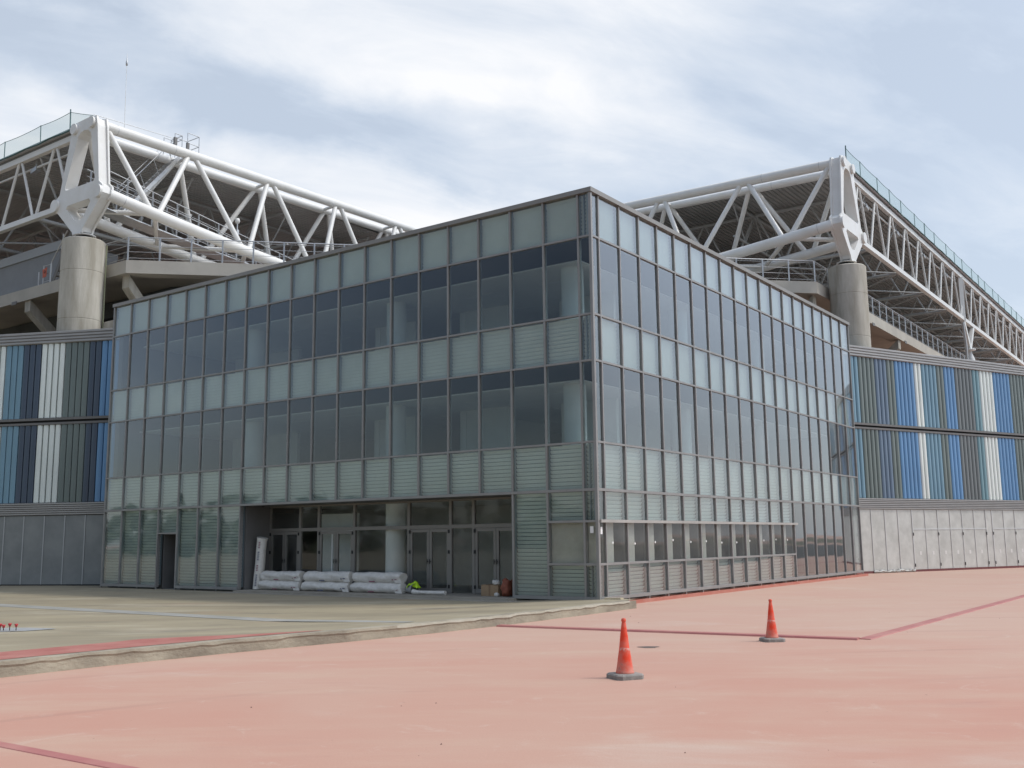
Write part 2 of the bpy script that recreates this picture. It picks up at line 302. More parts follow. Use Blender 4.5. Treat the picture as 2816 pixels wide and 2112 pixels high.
rd = MB(); rd.add([W(-60, -80, 0.006), W(-15.5, -80, 0.006), W(-15.5, 160, 0.006), W(-60, 160, 0.006)], [(0, 1, 2, 3)])
rd.build('road', mat('asphalt', (0.055, 0.055, 0.052), 0.9, color2=(0.085, 0.08, 0.072), vscale=0.4), kind='structure')
rd = MB(); rd.add([W(-13.5, -420, 0.005), W(420, -420, 0.005), W(420, -48, 0.005), W(-13.5, -48, 0.005)], [(0, 1, 2, 3)])  # earth sheet out of view, added to cut the plaza's red bounce light
rd.build('unseen_earth', mat('unseen_earth', (0.17, 0.15, 0.11), 0.95, color2=(0.09, 0.10, 0.06), vscale=0.05), kind='structure')
rd = MB(); rd.add([W(-420, -300, 0.004), W(-60, -300, 0.004), W(-60, 420, 0.004), W(-420, 420, 0.004)], [(0, 1, 2, 3)])
rd.build('unseen_earth', mat('unseen_earth', (0.17, 0.15, 0.11), 0.95, color2=(0.09, 0.10, 0.06), vscale=0.05), kind='structure')
m_red = mat('red_paint', (0.34, 0.105, 0.085), 0.75, color2=(0.42, 0.18, 0.145), vscale=1.6, bump=0.2, bscale=25, detail=8)
m_plat = mat('raw_screed', (0.355, 0.305, 0.205), 0.85, color2=(0.24, 0.205, 0.14), vscale=0.6, bump=0.25, bscale=12, stretch=(0.35, 1.2, 1), detail=9)
def screed_mat():
    t = m_plat.node_tree; b = t.nodes['Principled BSDF']; src = b.inputs['Base Color'].links[0].from_socket
    c = nd(t, 'ShaderNodeTexCoord')
    p = nd(t, 'ShaderNodeMapping'); p.inputs['Scale'].default_value = (0.3, 1.0, 1); t.links.new(c.outputs['Object'], p.inputs[0])
    for sc, a, b_, amt, colr in ((0.5, 0.52, 0.70, 0.75, (0.43, 0.385, 0.29)), (1.3, 0.57, 0.72, 0.7, (0.16, 0.142, 0.11)), (0.9, 0.56, 0.74, 0.45, (0.36, 0.24, 0.16)), (2.8, 0.66, 0.74, 0.6, (0.40, 0.22, 0.15)), (7.0, 0.5, 0.7, 0.35, (0.20, 0.175, 0.13))):
        k = nd(t, 'ShaderNodeTexNoise'); k.inputs['Scale'].default_value = sc; k.inputs['Detail'].default_value = 7; k.inputs['Roughness'].default_value = 0.65; k.inputs['Distortion'].default_value = 0.4
        t.links.new(p.outputs[0], k.inputs['Vector'])
        q = nd(t, 'ShaderNodeMapRange', interpolation_type='SMOOTHSTEP'); t.links.new(k.outputs['Fac'], q.inputs['Value']); q.inputs['From Min'].default_value = a; q.inputs['From Max'].default_value = b_; q.inputs['To Max'].default_value = amt
        x = nd(t, 'ShaderNodeMix', data_type='RGBA'); t.links.new(q.outputs[0], x.inputs['Factor']); t.links.new(src, x.inputs['A']); x.inputs['B'].default_value = (*colr, 1); src = x.outputs['Result']
    t.links.new(src, b.inputs['Base Color'])
screed_mat()
# kerb line in plan: (v, u of the outer face)
KL = [(-40, 1.2), (-24, 0.5), (-17, 0.2), (-15, 0.08), (-13.35, 0.0), (-11.5, -0.22), (-9.4, -0.6), (-7.5, -0.86), (-5.5, -1.0), (-3.0, -1.03), (-0.25, -0.98)]
def kerb_u(v):
    for (a, ua), (b, ub) in zip(KL, KL[1:]):
        if a <= v <= b: return ua + (ub - ua) * (v - a) / (b - a)
    return KL[0][1] if v < KL[0][0] else KL[-1][1]
def plat_z(v, du):     # du: distance in from the kerb
    k = min(1, max(0, du / 4.0)); k = k * k * (3 - 2 * k)
    return 0.20 - 0.105 * k
pm = MB(); vs_ = [-160, -90, -60, -40, -30, -24, -20, -17] + [-15.5 + 0.5 * i for i in range(32)] + [0.4]
dus = [0.0, 0.3, 0.8, 1.4, 2, 2.6, 3.3, 4, 8, 14, 22, 40, 80, 150]
grid = [[W(kerb_u(min(v, -0.25)) + 0.16 + d, v, plat_z(v, d)) for d in dus] for v in vs_]
pv = [p for row in grid for p in row]; n_ = len(dus)
pm.add(pv, [(i * n_ + j, i * n_ + j + 1, (i + 1) * n_ + j + 1, (i + 1) * n_ + j) for i in range(len(vs_) - 1) for j in range(n_ - 1)], 0, True)
# screed carried under the coloured wall on the left
pm.add([W(8, 0.4, 0.09), W(40, 0.4, 0.09), W(40, 6, 0.09), W(8, 6, 0.09)], [(0, 1, 2, 3)])
o = pm.build('platform', m_plat, kind='structure')
# kerb: ragged cast concrete edge
m_kerb = mat('kerb_concrete', (0.40, 0.36, 0.275), 0.9, color2=(0.22, 0.19, 0.145), vscale=1.1, bump=0.5, bscale=14, detail=9, stretch=(1, 1, 1.6))
m_flash = mat('pale_membrane_edge', (0.47, 0.44, 0.36), 0.7, color2=(0.36, 0.33, 0.25), vscale=3, detail=8)
km = MB(); rnd = random.Random(3)
vv = -40.0; prof = []
while vv < -0.25:
    prof.append(vv); vv += 0.22 if vv > -18 else 2.0
prof.append(-0.25)
sec = []
for v in prof:
    u = kerb_u(v); j = rnd.uniform(-0.012, 0.012); jz = rnd.uniform(-0.008, 0.006); lip = rnd.uniform(0.045, 0.075)
    sec.append([W(u, v, -0.01), W(u + j * 0.5, v, 0.10), W(u + j, v, 0.196 - lip + jz), W(u + j - 0.018, v, 0.205 - lip * 0.7 + jz), W(u + j - 0.010, v, 0.203 + jz), W(u + 0.03, v, 0.208 + jz * 0.5), W(u + 0.19, v, 0.206), W(u + 0.19, v, -0.01)])
fs = []; ms = []
nn = 8
vv_ = [p for s_ in sec for p in s_]
for i in range(len(sec) - 1):
    for k in range(nn):
        f = (i * nn + k, i * nn + (k + 1) % nn, (i + 1) * nn + (k + 1) % nn, (i + 1) * nn + k)
        km.add([], []); km.f.append(list(f)); km.m.append(1 if k in (3,) and prof[i] > -8.5 else 0); km.sm.append(False)
km.v = [tuple(p) for p in vv_]
km.f.append(list(range(nn))); km.m.append(0); km.sm.append(False)
km.f.append([len(km.v) - nn + i for i in range(nn)]); km.m.append(0); km.sm.append(False)
o = km.build('kerb', [m_kerb, m_flash], kind='structure')
# return of the kerb back to the facade corner, with a red edge
kr = MB(); kr.hexa([W(-0.98, -0.25, -0.01), W(0.05, -0.25, -0.01), W(0.05, 0.10, -0.01), W(-0.98, 0.10, -0.01), W(-0.98, -0.25, 0.198), W(0.05, -0.25, 0.14), W(0.05, 0.10, 0.11), W(-0.98, 0.10, 0.19)])
kr.build('kerb', m_kerb, kind='structure')
# red raised edging along the right front
re = MB(); re.hexa([W(-0.10, 0.35, -0.01), W(0.6, 0.35, -0.01), W(0.6, LEN + 0.35, -0.01), W(-0.10, LEN + 0.35, -0.01), W(-0.10, 0.35, 0.085), W(0.6, 0.35, 0.10), W(0.6, LEN + 0.35, 0.10), W(-0.10, LEN + 0.35, 0.085)])
re.build('kerb', mat('red_edging', (0.42, 0.13, 0.09), 0.75, color2=(0.47, 0.2, 0.15), vscale=1.5, detail=7), kind='structure')
# low red kerb that outlines the upper part of the plaza
m_redk = mat('red_kerb_paint', (0.36, 0.12, 0.115), 0.75, color2=(0.44, 0.2, 0.17), vscale=1.2, detail=7)
rk = MB()
def low_strip(mb, a, b, wd, h):
    a = Vector(a); b = Vector(b); d = (b - a).normalized(); x = d.cross(Vector((0, 0, 1))) * wd / 2
    mb.hexa([a - x * 1.2, b - x * 1.2, b + x * 1.2, a + x * 1.2, a - x + Vector((0, 0, h)), b - x + Vector((0, 0, h)), b + x + Vector((0, 0, h)), a + x + Vector((0, 0, h))])
low_strip(rk, W(-1.05, -5.62, -0.005), W(-7.86, -4.88, -0.005), 0.2, 0.035)
low_strip(rk, W(-7.93, -4.80, -0.005), W(-8.15, 11.0, -0.005), 0.2, 0.018)
low_strip(rk, W(-8.15, 11.0, -0.005), W(-8.6, 45.0, -0.005), 0.2, 0.018)
rk.build('kerb', m_redk, kind='structure')
rk = MB(); low_strip(rk, W(0.0, -17.35, -0.005), W(-14.0, -17.02, -0.005), 0.12, 0.012); rk.build('kerb', m_redk, kind='structure')
# bare red painted strip on the platform beside the kerb
rs = MB(); pts = [(-25, 1.7), (-19, 1.55), (-16, 1.4), (-14.3, 1.25), (-12.6, 1.25), (-12.0, 1.4), (-11.6, 1.1), (-10.8, 0.45), (-10.2, 0.25), (-9.7, 0.1)]
a_ = []
for v, wd in pts: a_ += [W(kerb_u(v) + 0.17, v, 0.211), W(kerb_u(v) + 0.17 + wd, v, plat_z(v, wd) + 0.008)]
rs.add(a_, [(2 * i, 2 * i + 1, 2 * i + 3, 2 * i + 2) for i in range(len(pts) - 1)])
rs.build('painted_strip', m_red, kind='structure')
# pale strip crossing the screed
gs = MB(); gs.add([W(20, -7.95, 0.099), W(20, -7.25, 0.099), W(3.2, -7.32, 0.101), W(3.2, -7.86, 0.101)], [(0, 1, 2, 3)])
gs.add([W(3.2, -7.86, 0.101), W(3.2, -7.32, 0.101), W(1.0, -7.42, plat_z(0, 1.7) + 0.008), W(1.0, -7.84, plat_z(0, 1.7) + 0.008)], [(0, 1, 2, 3)])
gs.add([W(1.0, -7.84, plat_z(0, 1.7) + 0.008), W(1.0, -7.42, plat_z(0, 1.7) + 0.008), W(-0.5, -7.5, 0.207), W(-0.5, -7.8, 0.207)], [(0, 1, 2, 3)])
gs.build('painted_strip', mat('pale_cement', (0.335, 0.33, 0.305), 0.8, color2=(0.27, 0.265, 0.235), vscale=1.2), kind='structure')
# oval of pale cement and the pegs in it
pc = MB(); ring = []
for i in range(28):
    a = 2 * math.pi * i / 28; k = 1 + 0.12 * math.sin(3 * a + 1) + 0.06 * math.sin(7 * a)
    q = W(6.35, -11.85, 0.104) + Vector((1.0 * k * math.cos(a), 0.52 * k * math.sin(a), 0)); ring.append(q)
pc.add(ring, [tuple(range(28))]); pc.build('cement_patch', mat('wet_cement', (0.38, 0.39, 0.395), 0.5, color2=(0.32, 0.325, 0.32), vscale=3), kind='structure')
m_peg = mat('red_plastic', (0.50, 0.04, 0.045), 0.45)
m_rod = mat('steel_rod', (0.12, 0.09, 0.08), 0.6, 0.5)
peg_labels = ['red capped steel peg in the pale cement patch, half cut off by the photo edge', 'red capped steel peg in the cement patch, leftmost whole one',
              'tallest red capped steel peg in the cement patch', 'red capped steel peg in the cement patch, farthest to the right']
for k, (u, v) in enumerate([(6.12, -11.83), (6.0, -11.83), (5.91, -11.76), (5.79, -11.70)]):
    h = (0.10, 0.085, 0.11, 0.10)[k]; p = W(u, v, 0.1)
    t_ = thing('marker_peg', p, peg_labels[k], 'peg', 'red capped pegs in the cement')
    b = MB(); b.tube(p, p + Vector((0, 0, h)), 0.009, n=8); b.build('rod', m_rod, t_)
    b = MB(); b.lathe([(0.0, h - 0.035), (0.018, h - 0.03), (0.026, h), (0.034, h + 0.012), (0.03, h + 0.026), (0.0, h + 0.03)], p, 12); b.build('cap', m_peg, t_)
# small stain / drain lid on the plaza
dr = MB(); ring = [W(-5.43, -7.6, 0.004) + Vector((0.16 * math.cos(a) * (1 + 0.25 * math.sin(3 * a)), 0.13 * math.sin(a), 0)) for a in [i * math.pi / 9 for i in range(18)]]
dr.add(ring, [tuple(range(18))]); dr.build('floor_stain', mat('dark_stain', (0.13, 0.10, 0.085), 0.8), kind='structure')
# crumbs of debris scattered over the plaza
cm = MB(); rnd = random.Random(11)
for _ in range(45):
    x = rnd.uniform(-7, 14); y = rnd.uniform(6.5, 32); r = rnd.uniform(0.003, 0.010)
    uvx = Vector((x - CX, y - CY, 0)); u = uvx.dot(DU); v = uvx.dot(DV)
    if u > kerb_u(max(-40, min(v, -0.25))) - 0.1: continue
    c = Vector((x, y, r * 0.5)); q = [c + Vector((rnd.uniform(-1, 1), rnd.uniform(-1, 1), 0)) * r for _ in range(4)]
    top = c + Vector((0, 0, r))
    cm.add([c + Vector((r, 0, -r * .5)), c + Vector((0, r * 1.4, -r * .5)), c + Vector((-r * 1.2, 0, -r * .5)), c + Vector((0, -r, -r * .5)), top], [(0, 1, 4), (1, 2, 4), (2, 3, 4), (3, 0, 4), (3, 2, 1, 0)])
cm.build('crumbs', mat('dark_crumb', (0.2, 0.13, 0.1), 0.9), kind='stuff')

# ================================================================== GLASS BLOCK
gb = thing('glass_building', W(LEN / 2, LEN / 2, 0.0), 'three storey block of tinted glass and grey frames with a recessed entrance and ticket windows', 'building')
def FP(side):
    return (lambda s, d, z: W(s, d, z)) if side == 'L' else (lambda s, d, z: W(d, s, z))
GAP = 0.028
cells = []      # (side, i0, i1, z0, z1, kind)
def cell(side, i, zt, zb, kind): cells.append((side, sm(i), sm(i + 1), zb, zt, kind))
for side in 'LR':
    for i in range(20):
        cell(side, i, ZL[0] - 0.09, ZL[1], 'louvre'); cell(side, i, ZL[1], ZL[2], 'vision'); cell(side, i, ZL[2], ZL[3], 'louvre')
        cell(side, i, ZL[3], ZL[4], 'vision'); cell(side, i, ZL[4], ZL[5], 'louvre')
for i in range(20):
    if i <= 12: cell('R', i, ZL[5], ZL[6], 'louvre'); cell('R', i, ZL[6], ZL[7], 'ticket'); cell('R', i, ZL[7], ZL[8], 'louvre')
    else: cell('R', i, ZL[5], ZL[8], 'shop')
for i in (0, 1): cell('L', i, ZL[5], ZL[6], 'louvre'); cell('L', i, ZL[6], ZL[7], 'board'); cell('L', i, ZL[7], ZL[8], 'louvre')
cell('L', 2, ZL[5], ZL[8], 'louvre')
for i in (13, 14, 15, 17, 18, 19): cell('L', i, ZL[5], ZL[8], 'louvre')
cell('L', 16, ZL[5], 2.045, 'louvre')

def add_pane(mb, side, s0, s1, z0, z1, mi=0):
    # each pane sits a hair out of plane, as fitted glass does
    f = FP(side); d = 0.022; a = random.uniform(-0.004, 0.004); b = random.uniform(-0.005, 0.005)
    p = [f(s0 + GAP, d + a, z0 + GAP), f(s1 - GAP, d - a, z0 + GAP), f(s1 - GAP, d + 0.016 - a, z0 + GAP), f(s0 + GAP, d + 0.016 + a, z0 + GAP),
         f(s0 + GAP, d + a + b, z1 - GAP), f(s1 - GAP, d - a + b, z1 - GAP), f(s1 - GAP, d + 0.016 - a + b, z1 - GAP), f(s0 + GAP, d + 0.016 + a + b, z1 - GAP)]
    mb.hexa(p, mi)
def add_slats(mb, side, s0, s1, z0, z1, mi=0):
    f = FP(side); n = max(3, round((z1 - z0 - 0.06) / 0.102)); ph = (z1 - z0 - 0.06) / n; z = z0 + 0.03
    a, b = s0 + 0.03, s1 - 0.03; D0, D1 = 0.125, 0.168
    jit = random.uniform(-0.006, 0.006)
    for k in range(n):
        z0_ = z + k * ph; z1_ = z0_ + ph * 0.86; d0, d1 = D1 + jit, D0 + jit
        mb.hexa([f(a, d0, z0_), f(b, d0, z0_), f(b, d0 + 0.006, z0_), f(a, d0 + 0.006, z0_), f(a, d1, z1_), f(b, d1, z1_), f(b, d1 + 0.006, z1_), f(a, d1 + 0.006, z1_)], mi)
    mb.boxf(f, a, b, D1 + 0.05, D1 + 0.06, z0 + 0.03, z1 - 0.03, mi + 1)
    for q0, q1 in ((s0 + 0.028, s0 + 0.040), (s1 - 0.040, s1 - 0.028)): mb.boxf(f, q0, q1, 0.045, D0 - 0.008, z0 + 0.03, z1 - 0.03, mi + 1)
def persp_area(side, s0, s1, z0, z1):
    f = FP(side); P = [cam.matrix_world.inverted() @ f(s, 0, z) for s, z in ((s0, z0), (s1, z0), (s1, z1), (s0, z1))]
    Q = [(p.x / -p.z, p.y / -p.z) for p in P]
    return abs(sum(Q[i][0] * Q[(i + 1) % 4][1] - Q[(i + 1) % 4][0] * Q[i][1] for i in range(4))) / 2
lv = sorted([c for c in cells if c[5] == 'louvre'], key=lambda c: -persp_area(*c[:5]))
for c in lv[:100]:
    b = MB(); add_pane(b, *c[:5]); p = b.build('louvre_window', m_lglass, gb)
    b = MB(); add_slats(b, *c[:5]); b.build('louvre', [m_slat, m_jamb], p)
if len(lv) > 100:
    b = MB()
    for c in lv[100:]: add_pane(b, *c[:5], 0); add_slats(b, *c[:5], 1)
    b.build('louvre_windows', [m_lglass, m_slat, m_jamb], gb, kind='stuff')
for c in cells:
    if c[5] == 'vision': b = MB(); add_pane(b, *c[:5]); b.build('window', m_glass, gb)
    if c[5] == 'shop': b = MB(); add_pane(b, *c[:5]); b.build('tall_window', m_glass, gb)
    if c[5] in ('ticket', 'board'): b = MB(); add_pane(b, *c[:5]); p = b.build('ticket_window', m_sglass, gb)
    if c[5] == 'board':
        f = FP('L'); b = MB(); b.boxf(f, c[1] + 0.03, c[2] - 0.03, 0.13, 0.16, c[3] + 0.03, c[4] - 0.03); b.build('backing_board', m_board, p)
        if c[2] < 0.5:
            b = MB(); b.boxf(f, 0.14, 0.24, 0.0165, 0.0195, 1.83, 2.0); b.build('sticker', m_paper, p)
    if c[5] == 'ticket':
        f = FP('R'); b = MB(); s0, s1 = c[1], c[2]
        if s1 < 0.5: b.boxf(f, 0.16, 0.25, 0.0165, 0.0195, 1.80, 1.98)
        else:
            k = random.uniform(-0.04, 0.04); zz = 1.55 + k + (0.1 if 3.5 < s0 < 4.5 else 0); sx = s0 + 0.42 + random.uniform(-0.05, 0.05); h = 0.037
            an = random.uniform(-0.9, 0.9)
            pts = [(h * math.cos(an + q), h * math.sin(an + q)) for q in (math.pi / 4, 3 * math.pi / 4, 5 * math.pi / 4, 7 * math.pi / 4)]
            b.extr([(sx + x, zz + y) for x, y in pts], lambda a, z, d: f(a, d, z), 0.0165, 0.0195)
        b.build('sticker', m_paper, p)
# mullions and transoms
for side in 'LR':
    f = FP(side)
    for i in range(1, 21):
        s = sm(i); zb = ZL[8]
        hw = 0.027
        if side == 'L' and 4 <= i <= 12: zb = ZL[5]
        s0, s1 = (s - hw, s + hw) if i < 20 else (s - 0.04, s + 0.022)
        b = MB(); b.boxf(f, s0, s1, -0.022, 0.11, zb - (0.0 if zb > 1 else 0.03), ZL[0] - 0.13); b.build('mullion', m_frame, gb)
        if zb < 1 and 0 < i:
            b = MB(); b.boxf(f, s - 0.02, s + 0.02, -0.01, 0.03, 0.06, ZL[8] - 0.035); b.build('leg', m_cap if side == 'R' else m_frame, gb)
    def transom(z, i0, i1, h=0.052, d0=-0.019, d1=0.10, m=m_frame, name='transom', ds=0.0):
        b = MB(); b.boxf(f, sm(i0) + (0.045 if i0 == 0 else 0), sm(i1) + ds, d0, d1, z - h / 2, z + h / 2); b.build(name, m, gb)
    for k in (1, 2, 3, 4): transom(ZL[k], 0, 20)
    transom(ZL[5], 0, 20, 0.07, d0=-0.036)
    if side == 'R':
        transom(ZL[6], 0, 13, 0.075, d0=-0.085, m=m_cap, name='lintel', ds=0.16); transom(ZL[7], 0, 13, 0.06); transom(ZL[8], 0, 20, 0.085, d0=-0.04)
    else:
        transom(ZL[6], 0, 2, 0.06); transom(ZL[7], 0, 2, 0.06); transom(ZL[8], 0, 3, 0.085, d0=-0.04); transom(ZL[8], 13, 16, 0.085, d0=-0.04); transom(ZL[8], 17, 20, 0.085, d0=-0.04)
        transom(2.045, 16, 17, 0.05)
b = MB(); b.hexa([W(-0.036, -0.036, 0.17), W(0.044, -0.036, 0.17), W(0.044, 0.044, 0.17), W(-0.036, 0.044, 0.17), W(-0.036, -0.036, 10.80), W(0.044, -0.036, 10.80), W(0.044, 0.044, 10.80), W(-0.036, 0.044, 10.80)])
b.build('corner_mullion', m_frame, gb)
# parapet capping, two runs
b = MB()
b.hexa([W(-0.07, -0.07, 10.775), W(LEN + 0.04, -0.07, 10.775), W(LEN + 0.04, 0.35, 10.775), W(0.35, 0.35, 10.775), W(-0.07, -0.07, 10.90), W(LEN + 0.04, -0.07, 10.90), W(LEN + 0.04, 0.35, 10.90), W(0.35, 0.35, 10.90)])
b.hexa([W(-0.07, -0.07, 10.775), W(0.35, 0.35, 10.775), W(0.35, LEN + 0.04, 10.775), W(-0.07, LEN + 0.04, 10.775), W(-0.07, -0.07, 10.90), W(0.35, 0.35, 10.90), W(0.35, LEN + 0.04, 10.90), W(-0.07, LEN + 0.04, 10.90)])
b.build('parapet', mat('parapet_metal', (0.26, 0.245, 0.225), 0.45, 0.4, var=0.06), gb)
# structure inside: slabs, ceilings, floors, columns, core walls
def plate(mb, z0, z1, d, mi=0, far=LEN - 0.3):
    mb.boxf(lambda a, c, z: W(a, c, z), d, far, d, far, z0, z1, mi)
b = MB(); plate(b, 9.66, 10.70, 0.36); b.build('roof_slab', m_dark, gb)  # slabs coloured near black to stand for the unlit space above the ceilings
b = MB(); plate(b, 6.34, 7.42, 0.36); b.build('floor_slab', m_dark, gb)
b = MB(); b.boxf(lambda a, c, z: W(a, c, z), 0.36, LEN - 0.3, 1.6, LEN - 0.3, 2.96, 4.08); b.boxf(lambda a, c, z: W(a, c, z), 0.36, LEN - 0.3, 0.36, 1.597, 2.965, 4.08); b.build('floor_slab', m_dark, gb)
for z0 in (9.28, 5.93):
    b = MB(); plate(b, z0, z0 + 0.04, 1.0, 0, LEN - 0.5); b.build('ceiling', m_ceil, gb)
for z0 in (7.423, 4.083):
    b = MB(); plate(b, z0, z0 + 0.02, 0.4, 0, LEN - 0.5); b.build('floor_finish', m_ifloor, gb)
fix = mat('ceiling_panel', (0.85, 0.86, 0.84), 0.5)
b = MB(); rnd = random.Random(5)
for z0 in (9.28, 5.93):
    for k in range(7):
        for j in range(3):
            u = 2.2 + k * 2.8; v = 2.4 + j * 2.2
            b.boxf(lambda a, c, z: W(a, c, z), u, u + 1.15, v, v + 0.16, z0 - 0.012, z0 - 0.003)
            if k > 0: b.boxf(lambda a, c, z: W(a, c, z), v + 0.05, v + 0.2, u + 0.1, u + 1.2, z0 - 0.014, z0 - 0.004)
b.build('ceiling_fitting', fix, gb)
for z0, z1 in ((7.44, 9.28), (4.10, 5.93), (0.12, 2.95)):
    for (u, v) in ((1.6, 1.6), (8.4, 1.7), (15.2, 1.7), (1.7, 8.4), (1.7, 15.2), (8.4, 8.4)):
        if z0 < 1 and (u, v) == (8.4, 1.7): u, v = 8.45, 1.78
        b = MB(); b.tube(W(u, v, z0), W(u, v, z1), 0.32, n=24); b.build('column', m_int, gb)
# core walls of the two office floors
def wall_uv(mb, u0, u1, v0, v1, z0, z1): mb.boxf(lambda a, c, z: W(a, c, z), u0, u1, v0, v1, z0, z1)
for z0, z1 in ((7.44, 9.28), (4.10, 5.93)):
    b = MB()
    wall_uv(b, 5.6, 7.5, 4.0, 4.15, z0, z1); wall_uv(b, 9.6, 11.4, 4.0, 4.15, z0, z1); wall_uv(b, 2.0, 4.0, 4.6, 4.75, z0, z1); wall_uv(b, 16.6, 20.5, 5.0, 5.15, z0, z1)
    wall_uv(b, 7.5, 7.62, 4.0, 9.0, z0, z1); wall_uv(b, 11.4, 11.52, 4.0, 9.0, z0, z1)
    wall_uv(b, 4.6, 4.75, 6.0, 8.3, z0, z1); wall_uv(b, 5.2, 5.35, 11.0, 14.5, z0, z1); wall_uv(b, 4.8, 4.95, 17.5, 20.0, z0, z1)
    b.build('partition', m_int, gb)
    b = MB(); wall_uv(b, 8.5, LEN - 0.6, 9.0, 9.2, z0, z1); wall_uv(b, 9.0, 9.2, 9.21, LEN - 0.6, z0, z1); b.build('core_wall', m_booth, gb)
    b = MB()
    for s in (11.38, 7.48): wall_uv(b, s - 0.13, s + 0.02, 3.96, 3.995, z0, z1 - 0.05)
    b.build('door_casing', fix, gb)
# end walls and the back, closing the block
b = MB(); wall_uv(b, LEN - 0.28, LEN - 0.02, 0.26, LEN, 0.0, 10.76); wall_uv(b, 0.26, LEN - 0.285, LEN - 0.28, LEN - 0.02, 0.0, 10.76); b.build('end_wall', m_recess, gb)
b = MB(); plate(b, 10.704, 10.76, 0.352, 0, LEN - 0.285); b.build('roof', m_recess, gb)
# ground floor: ticket booths behind the right front
b = MB(); wall_uv(b, 0.95, 1.02, 0.4, sm(13), 0.1, 2.94); b.build('booth_back', m_booth, gb)
for i in range(1, 14):
    b = MB(); f = FP('R'); b.boxf(f, sm(i) - 0.026, sm(i) + 0.026, 0.112, 0.945, 0.1, 2.94); b.build('booth_partition', m_recess, gb)
b = MB(); b.boxf(FP('R'), 0.03, sm(13), 0.245, 0.62, 1.0, 1.04); b.build('counter', m_booth, gb)
b = MB()
for i in range(1, 13):
    b.boxf(FP('R'), sm(i) + 0.04, sm(i) + 0.04 + 0.56, 0.13, 0.15, 1.045, 2.10)
b.build('booth_board', mat('booth_board', (0.44, 0.43, 0.40), 0.8, var=0.08), gb)
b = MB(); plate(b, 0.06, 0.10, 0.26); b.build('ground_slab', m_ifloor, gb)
b = MB(); wall_uv(b, 4.5, 4.65, sm(13), LEN - 0.4, 0.1, 2.95); b.build('partition', m_booth, gb)
b = MB(); wall_uv(b, 0.3, 4.5, sm(13) + 0.04, sm(13) + 0.16, 0.1, 2.95); b.build('partition', m_booth, gb)
# the entrance recess
E0, E1, ED = sm(3), sm(13), 1.28
b = MB(); wall_uv(b, E1 - 0.03, E1 + 0.05, 0.24, ED + 0.1, 0.05, ZL[5] - 0.04); b.build('reveal', m_recess, gb)
b = MB(); wall_uv(b, E0 - 0.05, E0 + 0.03, 0.24, ED + 0.1, 0.05, ZL[5] - 0.04); b.build('reveal', m_recess, gb)
b = MB(); wall_uv(b, E0 + 0.03, E1 - 0.03, -0.01, ED + 0.1, ZL[5] - 0.032, ZL[5] + 0.03); b.build('soffit', m_recess, gb)
m_step = mat('step_concrete', (0.34, 0.31, 0.255), 0.9, color2=(0.25, 0.225, 0.185), vscale=1.3, bump=0.3, bscale=14)
b = MB(); b.hexa([W(E0 - 0.1, -0.42, 0.04), W(E1 - 0.1, -0.30, 0.04), W(E1 - 0.1, 1.5, 0.04), W(E0 - 0.1, 1.5, 0.04), W(E0 - 0.1, -0.40, 0.165), W(E1 - 0.1, -0.28, 0.155), W(E1 - 0.1, 1.5, 0.165), W(E0 - 0.1, 1.5, 0.165)]); b.build('step', m_step, gb)
b = MB(); b.hexa([W(-0.2, -0.75, 0.04), W(E1 + 0.3, -0.62, 0.04), W(E1 + 0.3, -0.2, 0.04), W(-0.2, -0.2, 0.04), W(-0.2, -0.73, 0.113), W(E1 + 0.3, -0.6, 0.108), W(E1 + 0.3, -0.2, 0.108), W(-0.2, -0.2, 0.113)]); b.build('step', m_step, gb)
# shop front in the recess
m_door = mat('door_frame', (0.25, 0.235, 0.215), 0.5, 0.3, var=0.05)
def bay(u0, u1): return (u0, u1)
doors = [(13.75, 12.25), (11.37, 9.76), (7.45, 5.81), (4.95, 3.32)]
fixed = [(12.25, 11.37), (9.76, 7.45), (5.81, 4.95), (3.32, 2.65)]
zt = 2.09
b = MB(); wall_uv(b, E0 + 0.03, E1 - 0.03, ED - 0.03, ED + 0.06, zt - 0.055, zt + 0.055); wall_uv(b, E0 + 0.03, E1 - 0.03, ED - 0.03, ED + 0.06, ZL[5] - 0.09, ZL[5] - 0.035); b.build('transom', m_door, gb)
for u in sorted({x for p in doors + fixed for x in p}):
    b = MB(); wall_uv(b, u - 0.05, u + 0.05, ED - 0.032, ED + 0.062, 0.15, ZL[5] - 0.036); b.build('mullion', m_door, gb)
for (u1, u0) in doors + fixed:
    b = MB(); wall_uv(b, u0 + 0.06, u1 - 0.06, ED + 0.01, ED + 0.022, zt + 0.06, ZL[5] - 0.1); b.build('fanlight', m_sglass, gb)
m_cglass = glass('clear_glass', (0.95, 0.96, 0.95), 1.3, film=0.004)
for (u1, u0) in fixed:
    b = MB(); wall_uv(b, u0 + 0.06, u1 - 0.06, ED + 0.01, ED + 0.022, 0.18, zt - 0.06); b.build('tall_window', m_cglass if u1 - u0 > 1.5 or u1 > 12 else m_sglass, gb)
